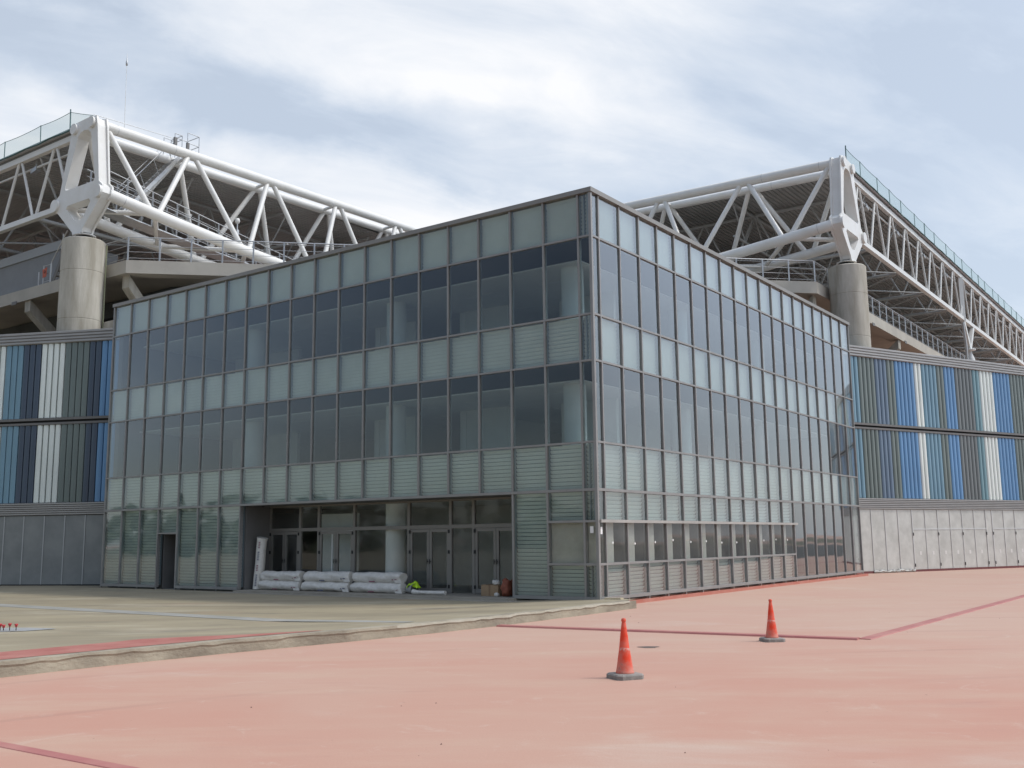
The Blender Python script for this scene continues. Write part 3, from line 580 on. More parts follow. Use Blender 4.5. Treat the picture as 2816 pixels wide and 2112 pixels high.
for (u1, u0) in doors:
    mid = (u0 + u1) / 2
    for a, c in ((u0 + 0.055, mid - 0.006), (mid + 0.006, u1 - 0.055)):
        b = MB()
        wall_uv(b, a, a + 0.09, ED - 0.022, ED + 0.04, 0.175, zt - 0.065); wall_uv(b, c - 0.09, c, ED - 0.022, ED + 0.04, 0.175, zt - 0.065)
        wall_uv(b, a + 0.091, c - 0.091, ED - 0.02, ED + 0.038, 0.175, 0.30); wall_uv(b, a + 0.091, c - 0.091, ED - 0.02, ED + 0.038, zt - 0.155, zt - 0.065)
        dl = b.build('door', m_door, gb)
        b = MB(); wall_uv(b, a + 0.092, c - 0.092, ED + 0.005, ED + 0.015, 0.303, zt - 0.158); b.build('pane', m_sglass, dl)
        b = MB(); hx = a if a == u0 + 0.055 else c
        for z in (0.35, 1.35, 1.95): wall_uv(b, hx - 0.028, hx + 0.028, ED - 0.05, ED - 0.0325, z - 0.05, z + 0.05)
        b.build('hinge', m_black, dl)
        b = MB(); hz = c - 0.045 if a == u0 + 0.055 else a + 0.045; b.tube(W(hz, ED - 0.06, 1.0), W(hz, ED - 0.06, 1.14), 0.012, n=8); wall_uv(b, hz - 0.012, hz + 0.012, ED - 0.055, ED - 0.0225, 1.06, 1.08); b.build('handle', m_black, dl)
# bright protective strips taped on two leaves
for u in (13.07, 10.75):
    b = MB(); wall_uv(b, u - 0.016, u + 0.016, ED - 0.012, ED - 0.004, 0.35, zt - 0.16); b.build('tape_strip', fix, gb)
# lobby
b = MB(); wall_uv(b, E0 - 0.2, E1 + 3, 6.6, 6.8, 0.1, 2.95); wall_uv(b, E0 - 0.25, E0 - 0.12, 1.4, 6.6, 0.1, 2.95); b.build('lobby_wall', m_int, gb)
b = MB(); wall_uv(b, 10.4, 12.05, 2.0, 2.15, 0.1, 2.6); b.build('partition', m_int, gb)
b = MB(); wall_uv(b, 12.055, 12.14, 1.96, 2.19, 0.1, 2.6); b.build('door_casing', fix, gb)
b = MB(); wall_uv(b, E0 - 0.1, E1 + 0.5, 1.45, 7.59, 2.88, 2.92); b.build('ceiling', m_ceil, gb)
b = MB(); wall_uv(b, sm(16) + 0.03, sm(16) + 0.06, 0.24, 0.9, 0.1, 2.04); wall_uv(b, sm(17) - 0.06, sm(17) - 0.03, 0.24, 0.9, 0.1, 2.04); wall_uv(b, sm(16) + 0.03, sm(17) - 0.03, 0.9, 0.95, 0.1, 2.04); wall_uv(b, sm(16) + 0.061, sm(17) - 0.061, 0.24, 0.898, 2.0, 2.04); b.build('side_doorway', m_recess, gb)
b = MB(); wall_uv(b, 0.3, E0 - 0.3, 0.36, 0.42, 0.1, 2.93); wall_uv(b, E1 + 0.1, sm(16), 0.36, 0.42, 0.1, 2.93); wall_uv(b, sm(17), LEN - 0.3, 0.36, 0.42, 0.1, 2.93); b.build('inner_wall', m_recess, gb)

# ================================================================== COLOURED WALLS
TH = R(24); ct, st = math.cos(TH), math.sin(TH)
def WL(side):
    # s along the wall away from the glass block, d outwards (towards the viewer), z
    def f(s, d, z):
        a = 23.97 + ct * s - st * d; b_ = 0.79 - st * s - ct * d
        return W(a, b_, z) if side == 'L' else W(b_, a, z)
    return f
def poly_mat(name, col): 
    return mat('polycarbonate_' + name, col, 0.28, 0.0, var=0.10, vscale=0.35, stretch=(1, 1, 0.6), spec=0.5)
PC = {'white': poly_mat('white', (0.72, 0.77, 0.73)), 'teal': poly_mat('teal', (0.165, 0.29, 0.37)), 'navy': poly_mat('navy', (0.055, 0.078, 0.115)),
      'moss': poly_mat('moss', (0.15, 0.185, 0.175)), 'blue': poly_mat('blue', (0.125, 0.27, 0.47)), 'slate': poly_mat('slate', (0.15, 0.168, 0.17)), 'aqua': poly_mat('aqua', (0.17, 0.30, 0.34)), 'steel': poly_mat('steel', (0.13, 0.185, 0.255))}
SW = 0.277
bandsR = [('teal', 4), ('moss', 4), ('steel', 3), ('moss', 2), ('blue', 5), ('white', 2), ('teal', 4), ('moss', 2), ('blue', 3), ('slate', 5), ('aqua', 2), ('white', 4), ('blue', 5), ('moss', 5), ('teal', 4), ('white', 3), ('navy', 5), ('blue', 4), ('slate', 4), ('white', 2), ('teal', 5), ('moss', 4), ('blue', 3), ('steel', 5)]
bandsL = [('navy', 2), ('blue', 4), ('navy', 2), ('moss', 4), ('white', 4), ('navy', 3), ('teal', 3), ('white', 2), ('moss', 3), ('blue', 3), ('slate', 4), ('white', 3), ('teal', 4), ('navy', 3), ('blue', 4), ('white', 2), ('moss', 5), ('teal', 4)]
startR = 0.64 - 4 * SW; startL = -0.24 - 4 * SW + 0.02 - 2 * SW + SW * 0 
startL = 0.34 - 4 * SW - 2 * SW          # moss begins after the navy pair at s = 0.34+...
startL = 0.34 - 2 * SW - 4 * SW + 2 * SW * 0
def wall(side, s0, s1, bands, start, lab):
    f = WL(side); root = thing('cladding_wall', f(3, 0, 0), lab, 'wall')
    b = MB(); b.boxf(f, s0, s1, -0.30, -0.10, 0.0, 10.3); b.build('backing', m_dark, root)
    for (z0, z1) in ((6.80, 9.86), (3.37, 6.50)):
        s = start
        for colr, n in bands:
            if s > s1: break
            b = MB()
            for k in range(n):
                a = s + k * SW; poly = []; GP = 0.030 if colr == 'white' else 0.018
                for j in range(7):
                    t = j / 6; poly.append((a + GP + (SW - 2 * GP) * t, -0.03 + 0.045 * (1 - (2 * t - 1) ** 2) ** 0.5))
                poly += [(a + SW - GP, -0.09), (a + GP, -0.09)]
                nn = len(poly); vs = [f(x, d, z0) for x, d in poly] + [f(x, d, z1) for x, d in poly]
                b.add(vs, [(i, (i + 1) % nn, nn + (i + 1) % nn, nn + i) for i in range(6)], 0, True)
                b.add(vs, [(i, (i + 1) % nn, nn + (i + 1) % nn, nn + i) for i in range(6, nn)], 0)
                b.add(vs, [tuple(range(nn))[::-1], tuple(range(nn, 2 * nn))], 0)
            b.build('%s_cladding' % {'white': 'white', 'teal': 'teal', 'navy': 'navy', 'moss': 'green', 'blue': 'blue', 'slate': 'slate', 'aqua': 'aqua', 'steel': 'navy'}[colr], PC[colr], root)
            s += n * SW
    def ribs(z0, z1, n, d, name, m):
        prof = []; h = (z1 - z0) / n
        for k in range(n):
            z = z0 + k * h
            prof += [(d, z), (d + 0.05, z + h * 0.25), (d + 0.05, z + h * 0.8), (d, z + h * 0.97)]
        prof += [(d, z1), (d - 0.14, z1), (d - 0.14, z0)]
        b = MB(); b.extr([(z, dd) for dd, z in prof], lambda z, dd, s: f(s, dd, z), s0, s1); b.build(name, m, root)
    ribs(9.87, 10.38, 4, 0.03, 'parapet', m_rib)
    ribs(2.86, 3.355, 6, 0.02, 'ribbed_band', m_rib)
    b = MB(); b.boxf(f, s0, s1, -0.08, 0.05, 6.69, 6.79); b.boxf(f, s0, s1, -0.08, 0.05, 6.51, 6.60); b.build('rail', m_recess, root)
    return root, f
rl, fL = wall('L', -2.5, 15, bandsL, 0.34 - 6 * SW - 2 * SW, 'wall of blue, white and green strips left of the glass block, above dull grey panels')
rr, fR = wall('R', -2.5, 22, bandsR, startR, 'wall of blue, green and white strips right of the glass block, above bright metal doors')
# grey panels under the left wall
edges = [-2.5, -1.68, -0.76, 0.10, 1.01, 1.93, 2.86, 3.75, 4.66, 5.57, 6.48, 7.39, 8.3, 9.21, 10.12, 11.03, 11.94, 12.85, 13.76, 15.0]
for a, c in zip(edges, edges[1:]):
    b = MB(); b.boxf(fL, a + 0.025, c - 0.025, -0.06, 0.0, 0.14, 2.84); b.build('metal_panel', m_alul, rl)
for a in edges[1:]:
    b = MB(); b.boxf(fL, a - 0.024, a + 0.024, -0.06, 0.02, 0.14, 2.84); b.build('post', mat('dull_post', (0.40, 0.41, 0.41), 0.5, 0.4), rl)
b = MB(); b.boxf(fL, -2.5, 15.0, -0.09, -0.02, 0.0, 0.135); b.build('plinth', m_dark, rl)
# bright panels and doors under the right wall
plain = [-2.5, -1.7, -0.83, 0.04, 0.82, 1.72, 2.61, 3.58]
for a, c in zip(plain, plain[1:]):
    b = MB(); b.boxf(fR, a + 0.015, c - 0.015, -0.05, 0.0, 0.10, 2.85); b.build('metal_panel', m_alu, rr)
for a in plain[1:] + [9.04, 9.54, 14.9]:
    b = MB(); b.boxf(fR, a - 0.014, a + 0.014, -0.05, 0.025, 0.10, 2.85); b.build('post', m_aluf, rr)
def door_set(a0, n, wd=0.905):
    for k in range(n):
        a = a0 + k * wd; c = a + wd
        b = MB(); b.boxf(fR, a + 0.012, c - 0.012, -0.05, 0.002, 0.10, 1.93); dl = b.build('metal_door', m_alu, rr)
        b = MB(); b.boxf(fR, a + wd * 0.5 - 0.07, a + wd * 0.5 + 0.07, 0.003, 0.007, 0.76, 0.93); b.build('sticker', mat('pale_sticker', (0.66, 0.65, 0.62), 0.6), dl)
        hx = a if k % 2 == 0 else c
        b = MB()
        for z in (0.3, 1.72): b.boxf(fR, hx - 0.02, hx + 0.02, 0.026, 0.045, z - 0.07, z + 0.07)
        b.build('hinge', m_black, dl)
        b = MB(); b.boxf(fR, a + 0.012, c - 0.012, -0.05, 0.0, 1.97, 2.85); b.build('metal_panel', m_alu, rr)
        b = MB(); b.boxf(fR, a - 0.012, a + 0.012, -0.05, 0.025, 0.10, 2.85); b.build('post', m_aluf, rr)
    b = MB(); b.boxf(fR, a0 + 0.012, a0 + n * wd, -0.05, 0.022, 1.925, 1.975); b.build('rail', m_aluf, rr)
door_set(3.6, 6); door_set(9.56, 6)
b = MB(); b.boxf(fR, 9.06, 9.53, -0.05, 0.0, 0.10, 2.85); b.build('metal_panel', m_alu, rr)
b = MB(); b.boxf(fR, 15.0, 22, -0.05, 0.0, 0.10, 2.85); b.build('metal_panel', m_alu, rr)
b = MB(); b.boxf(fR, -2.5, 22, -0.09, 0.03, 0.0, 0.095); b.build('plinth', mat('dark_red_paint', (0.16, 0.05, 0.05), 0.8), rr)
# heap of wrapped film at the foot of the first panels
b = MB(); rnd = random.Random(21); pr = []
for k in range(30):
    s = 0.75 + k * 0.095; pr.append((s, 0.02 + 0.09 * rnd.random() ** 2))
vs = []
for s, h in pr: vs += [fR(s, 0.05, 0.002), fR(s, 0.11 + 0.05 * rnd.random(), h * 0.7 + 0.04), fR(s, 0.045, h + 0.07)]
b.add(vs, [(3 * i + j, 3 * i + j + 1, 3 * i + j + 4, 3 * i + j + 3) for i in range(29) for j in (0, 1)] + [(3 * i, 3 * i + 3, 3 * i + 5, 3 * i + 2) for i in range(29)] + [(0, 1, 2), (89, 88, 87)])
tag(b.build('plastic_film', mat('clear_film', (0.47, 0.465, 0.44), 0.35)), 'crumpled strip of pale plastic film at the foot of the bright metal panels', 'film')

# ================================================================== CONCRETE COLUMNS
D_COL = 1.76
for (u, v, lab) in ((26.04, 1.21, 'thick round concrete column under the left end of the white roof truss, seen above blue and white strips'), (1.21, 26.04, 'thick round concrete column under the right truss end, rising behind the glass block')):
    root = thing('concrete_column', W(u, v, 0), lab, 'column')
    b = MB(); n = 40; prof = [(D_COL / 2, 0), (D_COL / 2, 11.0), (D_COL / 2 - 0.012, 11.012), (D_COL / 2 - 0.012, 11.035), (D_COL / 2, 11.047), (D_COL / 2, 13.10), (D_COL / 2 - 0.012, 13.11), (D_COL / 2 - 0.012, 13.13), (D_COL / 2, 13.14), (D_COL / 2, 14.50), (D_COL / 2 - 0.05, 14.55), (0, 14.55)]
    b.lathe(prof, W(u, v, 0), 72, smooth=False); o = b.build('shaft', m_conc, root)
    b = MB(); b.lathe([(0.36, 14.55), (0.36, 14.76), (0.0, 14.76)], W(u, v, 0), 24); b.build('bearing', m_black, root)
    b = MB(); b.lathe([(0.0, 14.762), (0.47, 14.762), (0.47, 14.80), (0.0, 14.80)], W(u, v, 0), 28); b.build('bearing_plate', m_white, root)
    b = MB(); b.tube(W(u - 0.70, v + 0.64, 8.0), W(u - 0.70, v + 0.64, 14.4), 0.035, n=8)
    if u > 20: b.build('pipe', mat('olive_pipe', (0.20, 0.21, 0.13), 0.6), root)
b = MB(); wall_uv(b, LEN + 0.05, 25.6, 1.86, 2.7, 9.9, 11.02)
tag(b.build('concrete_beam', m_conc), 'short pale concrete beam between the left column and the glass block', 'beam')

# ================================================================== MAIN TRUSSES
def main_truss(side, lab):
    P = (lambda c, s, z: W(c, s, z)) if side == 'L' else (lambda c, s, z: W(s, c, z))   # c: across, s: along, z
    root = thing('roof_truss', P(26.04, 1.2, 14.8), lab, 'truss', 'big white tube trusses')
    S0, S1 = 1.0, 30.0
    zt = lambda s: 19.62 + 0.018 * (s - 1)
    zb = lambda s: 16.38 - 0.125 * (s - 1) + 0.0022 * (s - 1) ** 2
    tf, tb, bf, bk = 25.26, 26.58, 24.5, 27.78
    for c, z, r, nm in ((tf, zt, 0.235, 'top_chord'), (tb, zt, 0.21, 'top_chord'), (bf, zb, 0.262, 'bottom_chord'), (bk, zb, 0.25, 'bottom_chord')):
        b = MB(); b.path([P(c, S0 + 0.25 + (S1 - S0) * i / 20, z(S0 + 0.25 + (S1 - S0) * i / 20)) for i in range(21)], r, 20); b.build(nm, m_white, root)
        b = MB()
        for s in (1.95, 4.9 if z is zt else 30):
            if s < 20: d = (P(c, s + 0.02, z(s + 0.02)) - P(c, s, z(s))); b.tube(P(c, s, z(s)), P(c, s, z(s)) + d, r + 0.004, n=20)
        b.build('weld_ring', m_galv, root)
    top = [1.35, 5.9, 10.65, 15.4, 20.2, 25.0]; bot = [3.55, 8.6, 13.3, 18.0, 22.7]; topb = [1.35, 6.04, 10.94, 15.8, 20.5, 25.2]; botb = [3.55, 8.3, 13.3, 18.1, 22.8]
    g_ = 0.17
    def web(c0, c1, T, B, r):
        for i, sb in enumerate(B):
            for k, stp in ((0, T[i] + (g_ if i else 0.15)), (1, T[i + 1] - g_)):
                sbb = sb - g_ if k == 0 else sb + g_
                b = MB(); b.tube(P(c0, stp, zt(stp) - 0.05), P(c1, sbb, zb(sbb) + 0.05), r, n=14); b.build('brace', m_white, root)
    web(tf, bf, top, bot, 0.125); web(tb, bk, topb, botb, 0.125)
    lace = [(bk, 1.25), (bf, 3.55), (bk, 6.0), (bf, 8.6), (bk, 10.9), (bf, 13.3), (bk, 15.7), (bf, 18.0), (bk, 20.4)]
    for (c0, s0), (c1, s1) in zip(lace, lace[1:]):
        b = MB(); b.tube(P(c0, s0, zb(s0)), P(c1, s1, zb(s1)), 0.11, n=12); b.build('cross_brace', m_white, root)
    for s in top[1:]:
        b = MB(); b.tube(P(tf, s, zt(s)), P(tb, s + 0.1, zt(s)), 0.085, n=12); b.build('cross_brace', m_white, root)
    # A-shaped end plate: (across, z) outline with two openings, as a thick frame
    def ringpoly(pts, s0, s1, mb):
        pass
    INS = 0.09
    outer = [(24.98, 19.86), (25.30, 19.95), (26.55, 19.92), (26.84, 19.80), (26.92, 19.3), (27.55, 16.85), (28.08, 16.50), (28.02, 16.18), (27.62, 16.02), (26.42, 14.95), (26.36, 14.81), (25.66, 14.81), (25.58, 15.0), (24.42, 16.08), (24.24, 16.30), (24.30, 16.66), (24.56, 16.86), (24.88, 19.5)]
    hole1 = [(25.26, 18.9), (25.36, 19.2), (25.58, 19.38), (25.88, 19.44), (26.18, 19.38), (26.38, 19.2), (26.46, 18.9), (27.16, 17.08), (27.08, 16.94), (24.96, 16.94), (24.88, 17.08)]
    hole2 = [(25.22, 16.22), (26.88, 16.22), (26.98, 16.10), (26.26, 15.42), (25.92, 15.36), (25.62, 15.46), (25.12, 16.08)]
    def plate_face(s, mb, flip):
        bm = bmesh.new(); loops = []
        for poly in (outer, hole1, hole2):
            vs = [bm.verts.new(P(c, s, z)) for c, z in poly]; loops.append(vs)
            for i in range(len(vs)): bm.edges.new((vs[i], vs[(i + 1) % len(vs)]))
        bmesh.ops.triangle_fill(bm, use_beauty=True, use_dissolve=False, edges=bm.edges[:])
        bm.verts.index_update(); v0 = [tuple(v.co) for v in bm.verts]; f0 = [[v.index for v in f.verts] for f in bm.faces]; bm.free()
        mb.add(v0, f0)
    b = MB(); s0, s1 = 0.84, 1.26
    def inset(poly, k):
        r = []; n = len(poly); cx = sum(p[0] for p in poly) / n
        for i in range(n):
            (x0, y0), (x1, y1), (x2, y2) = poly[i - 1], poly[i], poly[(i + 1) % n]
            a = Vector((x1 - x0, y1 - y0)).normalized(); c_ = Vector((x2 - x1, y2 - y1)).normalized(); nm = Vector((a.y + c_.y, -a.x - c_.x)).normalized()
            r.append((x1 + nm.x * k, y1 + nm.y * k))
        return r
    def thick(sa, sz, kk):
        nonlocal outer
        keep = outer
        if kk: outer = inset(keep, kk)
        plate_face(sa, b, 0); plate_face(sz, b, 1)
        for poly in (outer, hole1, hole2):
            n = len(poly); vs = [P(c, sa, z) for c, z in poly] + [P(c, sz, z) for c, z in poly]
            b.add(vs, [(i, (i + 1) % n, n + (i + 1) % n, n + i) for i in range(n)])
        outer = keep
    thick(0.84, 0.92, 0); thick(1.30, 1.38, 0); thick(0.922, 1.298, INS)
    o = b.build('end_frame', m_white, root)
    bm = bmesh.new(); bm.from_mesh(o.data); bmesh.ops.remove_doubles(bm, verts=bm.verts, dist=0.002); bmesh.ops.recalc_face_normals(bm, faces=bm.faces); bm.to_mesh(o.data); bm.free()
    for c, z, r in ((tf, 19.63, 0.25), (tb, 19.63, 0.24), (bf, 16.38, 0.28), (bk, 16.38, 0.28)):
        b = MB(); b.tube(P(c, 0.72, z), P(c, 0.837, z), r, n=24); b.build('end_cap', m_white, root)
    return P, zt, zb
PL, ztL, zbL = main_truss('L', 'big white tube truss resting on the left column, with a catwalk and stair inside it')
PR, ztR, zbR = main_truss('R', 'big white tube truss resting on the right column, behind the glass block')

# ================================================================== EDGE TRUSSES AND ROOFS
def edge_side(side, nb, lab_t, lab_r, lab_n):
    # e: along the roof edge, c: inwards from the edge
    P = (lambda e, c, z: W(e, 1.2 + c, z)) if side == 'L' else (lambda e, c, z: W(1.2 + c, e, z))
    root = thing('edge_truss', P(27, 0, 16.4), lab_t, 'truss', 'white edge trusses of the roof')
    E1_ = 28.75 + 2.985 * nb
    b = MB(); b.bar(P(27.0, 0, 19.52), P(E1_, 0, 19.52), 0.22, 0.26); b.build('top_chord', m_white2, root)
    b = MB(); b.bar(P(27.9, 0, 16.44), P(E1_, 0, 16.44), 0.24, 0.24); b.build('bottom_chord', m_white2, root)
    for k in range(-1, nb):
        t0 = 28.75 + 2.985 * k; mb_ = t0 + 1.49
        for a, sgn in ((t0 + 0.12, 0), (t0 + 2.985 - 0.12, 1)):
            if a < 27.6: continue
            b = MB(); b.tube(P(a, 0, 19.42), P(mb_ + (-0.13 if sgn == 0 else 0.13), 0, 16.5), 0.068, n=8); b.build('brace', m_white2, root)
    # roof panel: deck, gutter, purlin trusses
    rt = thing('roof', P(40, 10, 19.6), lab_r, 'roof')
    b = MB(); n = 40; cmax = 25.3 if side == 'L' else 49.5
    ribs = []
    if side == 'R':     # ribs run along the edge: profile across c
        k = int(cmax / 0.26); xs = []
        for i in range(k):
            c0 = 0.14 + i * 0.26; xs += [(c0, 19.66), (c0 + 0.12, 19.66), (c0 + 0.15, 19.735), (c0 + 0.23, 19.735)]
        lo = [P(26.9, c, z) for c, z in xs]; hi = [P(E1_, c, z) for c, z in xs]
    else:               # ribs run across the edge: profile along e
        k = int((E1_ - 26.6) / 0.26); xs = []
        for i in range(k):
            c0 = 26.6 + i * 0.26; xs += [(c0, 19.66), (c0 + 0.12, 19.66), (c0 + 0.15, 19.735), (c0 + 0.23, 19.735)]
        lo = [P(e, 0.14, z) for e, z in xs]; hi = [P(e, cmax, z) for e, z in xs]
    m_ = len(xs)
    up = [p + Vector((0, 0, 0.16)) for p in (lo[0], lo[-1], hi[-1], hi[0])]
    b.add(lo + hi, [(i, i + 1, m_ + i + 1, m_ + i) for i in range(m_ - 1)]); b.add(up, [(0, 1, 2, 3)])
    b.build('deck', m_deck, rt)
    b = MB(); b.bar(P(26.95, -0.08, 19.83), P(E1_, -0.08, 19.83), 0.34, 0.13); b.build('gutter', m_gutter, rt)
    b = MB(); b.bar(P(26.95, -0.02, 19.705), P(E1_, -0.02, 19.705), 0.18, 0.10); b.build('fascia', m_recess, rt)
    e = 30.24
    while e < E1_ - 3:
        b = MB(); b.tube(P(e, 0.12, 16.44), P(e, cmax, 16.44), 0.10, n=8); b.tube(P(e, 0.12, 19.5), P(e, cmax, 19.5), 0.10, n=8)
        nb_ = 8 if side == 'L' else 16; stp = cmax / nb_
        for i in range(nb_):
            c = i * stp
            b.tube(P(e, c + 0.05, 19.5), P(e, c + stp / 2, 16.5), 0.055, n=6, caps=False); b.tube(P(e, c + stp - 0.05, 19.5), P(e, c + stp / 2, 16.5), 0.055, n=6, caps=False)
        b.build('purlin_truss', m_purlin, rt); e += 5.97
    b = MB()
    for c in ((6.2, 12.4, 18.6) if side == 'L' else (6.2, 12.4, 18.6, 31, 43.4)):
        b.tube(P(27.2, c, 19.42), P(E1_, c, 19.42), 0.09, n=6)
        e = 27.25; q = 0
        while e < E1_ - 6:
            b.tube(P(e, c, 19.4), P(e + 1.49, c, 17.6), 0.045, n=5, caps=False); b.tube(P(e + 2.98, c, 19.4), P(e + 1.49, c, 17.6), 0.045, n=5, caps=False); e += 2.985
        b.tube(P(27.2, c, 17.6), P(E1_, c, 17.6), 0.07, n=6)
    b.build('long_truss', m_purlin, rt)
    b = MB()
    k = 0; e = 30.24
    while e < E1_ - 7:
        b.tube(P(e, 0.15, 16.44), P(e + 5.97, 6.2, 16.6), 0.05, n=5, caps=False); b.tube(P(e + 5.97, 0.15, 16.44), P(e, 6.2, 16.6), 0.05, n=5, caps=False); e += 5.97
    b.build('wind_brace', m_purlin, rt)
    # small tubes and floodlights just inside the top chord
    b = MB(); b.bar(P(27.2, 0.25, 19.05), P(E1_, 0.25, 19.05), 0.07, 0.07); b.build('inner_rail', m_white2, rt)
    for k in range(nb // 2):
        e = 30.9 + 5.97 * k; p = P(e, 0.3, 19.15)
        b = MB(); b.bar(p + Vector((0, 0, 0.3)), p - Vector((0, 0, 0.1)), 0.05, 0.05); b.bar(P(e - 0.22, 0.28, 19.0), P(e + 0.22, 0.28, 18.92), 0.22, 0.2); b.bar(P(e + 0.24, 0.28, 18.93), P(e + 0.32, 0.28, 18.9), 0.16, 0.13)
        b.build('floodlight', m_galv, rt)
    # safety net on posts along the edge
    ntt = thing('safety_net', P(28, 0, 19.9), lab_n, 'net')
    posts = []; e = 26.35 if side == 'R' else 27.3; rnd = random.Random(2 if side == 'L' else 4)
    while e < E1_: posts.append(e); e += 2.35 + (0.75 if len(posts) % 3 == 2 else 0) + rnd.uniform(-0.1, 0.1)
    for i, e in enumerate(posts):
        top = 20.72 + (0.12 if i == 0 else 0)
        b = MB(); b.tube(P(e, -0.2, 19.86), P(e + rnd.uniform(-.05, .05), -0.2, top), 0.03 if i % 6 == 0 else 0.022, n=6); b.build('post', mat('green_post', (0.10, 0.17, 0.18), 0.6), ntt)
    b = MB(); top = [P(25.5, -0.22, 20.06), P(26.4, -0.22, 20.36)] if side == 'L' else []; botm = [P(25.5, -0.24, 19.98), P(26.4, -0.24, 19.9)] if side == 'L' else []
    for e, e2 in zip(posts, posts[1:]):
        for j in range(6):
            t = j / 6; x = e + (e2 - e) * t; sag = 0.05 * (1 - (2 * t - 1) ** 2)
            top.append(P(x, -0.22, 20.68 - sag)); botm.append(P(x, -0.26 - sag * 0.5, 19.80 - 0.02 * math.sin(x * 3)))
    n = len(top); b.add(top + botm, [(i, i + 1, n + i + 1, n + i) for i in range(n - 1)], 0, True); b.build('net', m_net, ntt)
    b = MB(); b.path(top, 0.012, 5); b.path(botm, 0.03, 5); b.build('rope', mat('green_rope', (0.06, 0.13, 0.12), 0.8), ntt)
    return P
def net_mat():
    m = bpy.data.materials.new('green_netting'); m.use_nodes = True; t = m.node_tree
    b = t.nodes['Principled BSDF']; b.inputs['Base Color'].default_value = (0.28, 0.42, 0.40, 1); b.inputs['Roughness'].default_value = 0.9
    tr = nd(t, 'ShaderNodeBsdfTransparent'); mx_ = nd(t, 'ShaderNodeMixShader'); mx_.inputs[0].default_value = 0.24
    tr.inputs['Color'].default_value = (0.93, 0.97, 0.96, 1)
    o = t.nodes['Material Output']; t.links.new(tr.outputs[0], mx_.inputs[1]); t.links.new(b.outputs[0], mx_.inputs[2]); t.links.new(mx_.outputs[0], o.inputs[0])
    return m
m_net = net_mat()
PEL = edge_side('L', 12, 'white lattice truss running left from the left column, under green netting', 'flat metal roof over the left stand, ribbed underside behind the catwalk truss', 'sagging green safety net along the top of the left roof edge')
PER = edge_side('R', 27, 'long white lattice truss running right from the right column above the coloured strips', 'flat metal roof over the right stand, with ribbed underside and floodlights', 'green safety net along the top of the right roof edge')

# V-shaped prop under the right edge truss
root = thing('truss_prop', W(1.2, 53.2, 9.5), 'white V-shaped steel prop under the long right edge truss', 'prop')
b = MB(); b.bar(W(1.2, 51.75, 19.4), W(1.2, 51.75, 16.3), 0.3, 0.3); b.build('post', m_white2, root)
b = MB(); b.bar(W(1.2, 51.75, 16.35), W(1.2, 53.15, 14.55), 0.22, 0.28); b.build('arm', m_white2, root)
b = MB(); b.bar(W(1.2, 54.75, 16.35), W(1.2, 53.25, 14.55), 0.22, 0.28); b.build('arm', m_white2, root)
b = MB(); b.lathe([(0.0, 14.42), (0.4, 14.42), (0.4, 14.5), (0.0, 14.5)], W(1.2, 53.2, 0), 20); b.lathe([(0.12, 14.1), (0.16, 14.42)], W(1.2, 53.2, 0), 16); b.lathe([(0.3, 9.0), (0.3, 13.8), (0.12, 14.3)], W(1.2, 53.2, 0), 20); b.build('shaft', m_white2, root)
b = MB(); b.path([W(1.1, 51.2, 16.1), W(1.1, 51.25, 15.4), W(1.1, 51.6, 14.6), W(1.1, 51.6, 10)], 0.09, 8)
tag(b.build('downpipe', m_galv), 'bent grey rainwater pipe beside the V-shaped prop of the right truss', 'pipe')

# ================================================================== TERRACE, STANDS, RAILINGS
ZT = 13.65; VT, UT = 2.145, 24.32
def ringpt(d):      # four corners of the terrace line pushed inwards by d
    return [(78, VT + d), (UT + 0.414 * d, VT + d), (VT + d, UT + 0.414 * d), (VT + d, 95)]
def sweep(mb, prof, mi=0):  # prof: list of (d, z) closed; swept along the terrace line
    n = len(prof); cols = [[W(*ringpt(d)[k], z) for d, z in prof] for k in range(4)]
    vs = [p for c in cols for p in c]
    mb.add(vs, [(k * n + i, k * n + (i + 1) % n, (k + 1) * n + (i + 1) % n, (k + 1) * n + i) for k in range(3) for i in range(n)], mi)
    mb.add(cols[0], [tuple(range(n))], mi); mb.add(cols[3], [tuple(range(n))], mi)
tr_ = thing('terrace', W(13, 13, ZT), 'pale concrete terrace edge running round behind the glass block, below the roof trusses', 'terrace')
b = MB(); sweep(b, [(0, 13.08), (0, ZT), (5.0, ZT), (5.0, 13.35), (0.7, 13.35), (0.7, 13.08)]); b.build('slab', m_slab, tr_)
def raker(p, q, dr):
    b = MB(); a = Vector(p); c = Vector(q); x = dr * 0.24; dn = Vector((0, 0, 0.55))
    b.hexa([a - x - dn, a + x - dn, c + x - dn, c - x - dn, a - x, a + x, c + x, c - x]); b.build('raker_beam', m_conc, tr_)
for k in range(8):
    u = 32.3 + 6.5 * k; raker(W(u, 2.25, 13.1), W(u, 12.0, 4.4), DU)
    v = 32.3 + 6.5 * k; raker(W(2.25, v, 13.1), W(12.0, v, 4.4), DV)
raker(W(24.75, 2.45, 13.1), W(25.5, 8.5, 7.0), DU); raker(W(2.45, 24.75, 13.1), W(8.5, 25.5, 7.0), DV)
for (u, v) in ((36.2, 13.1),): pass
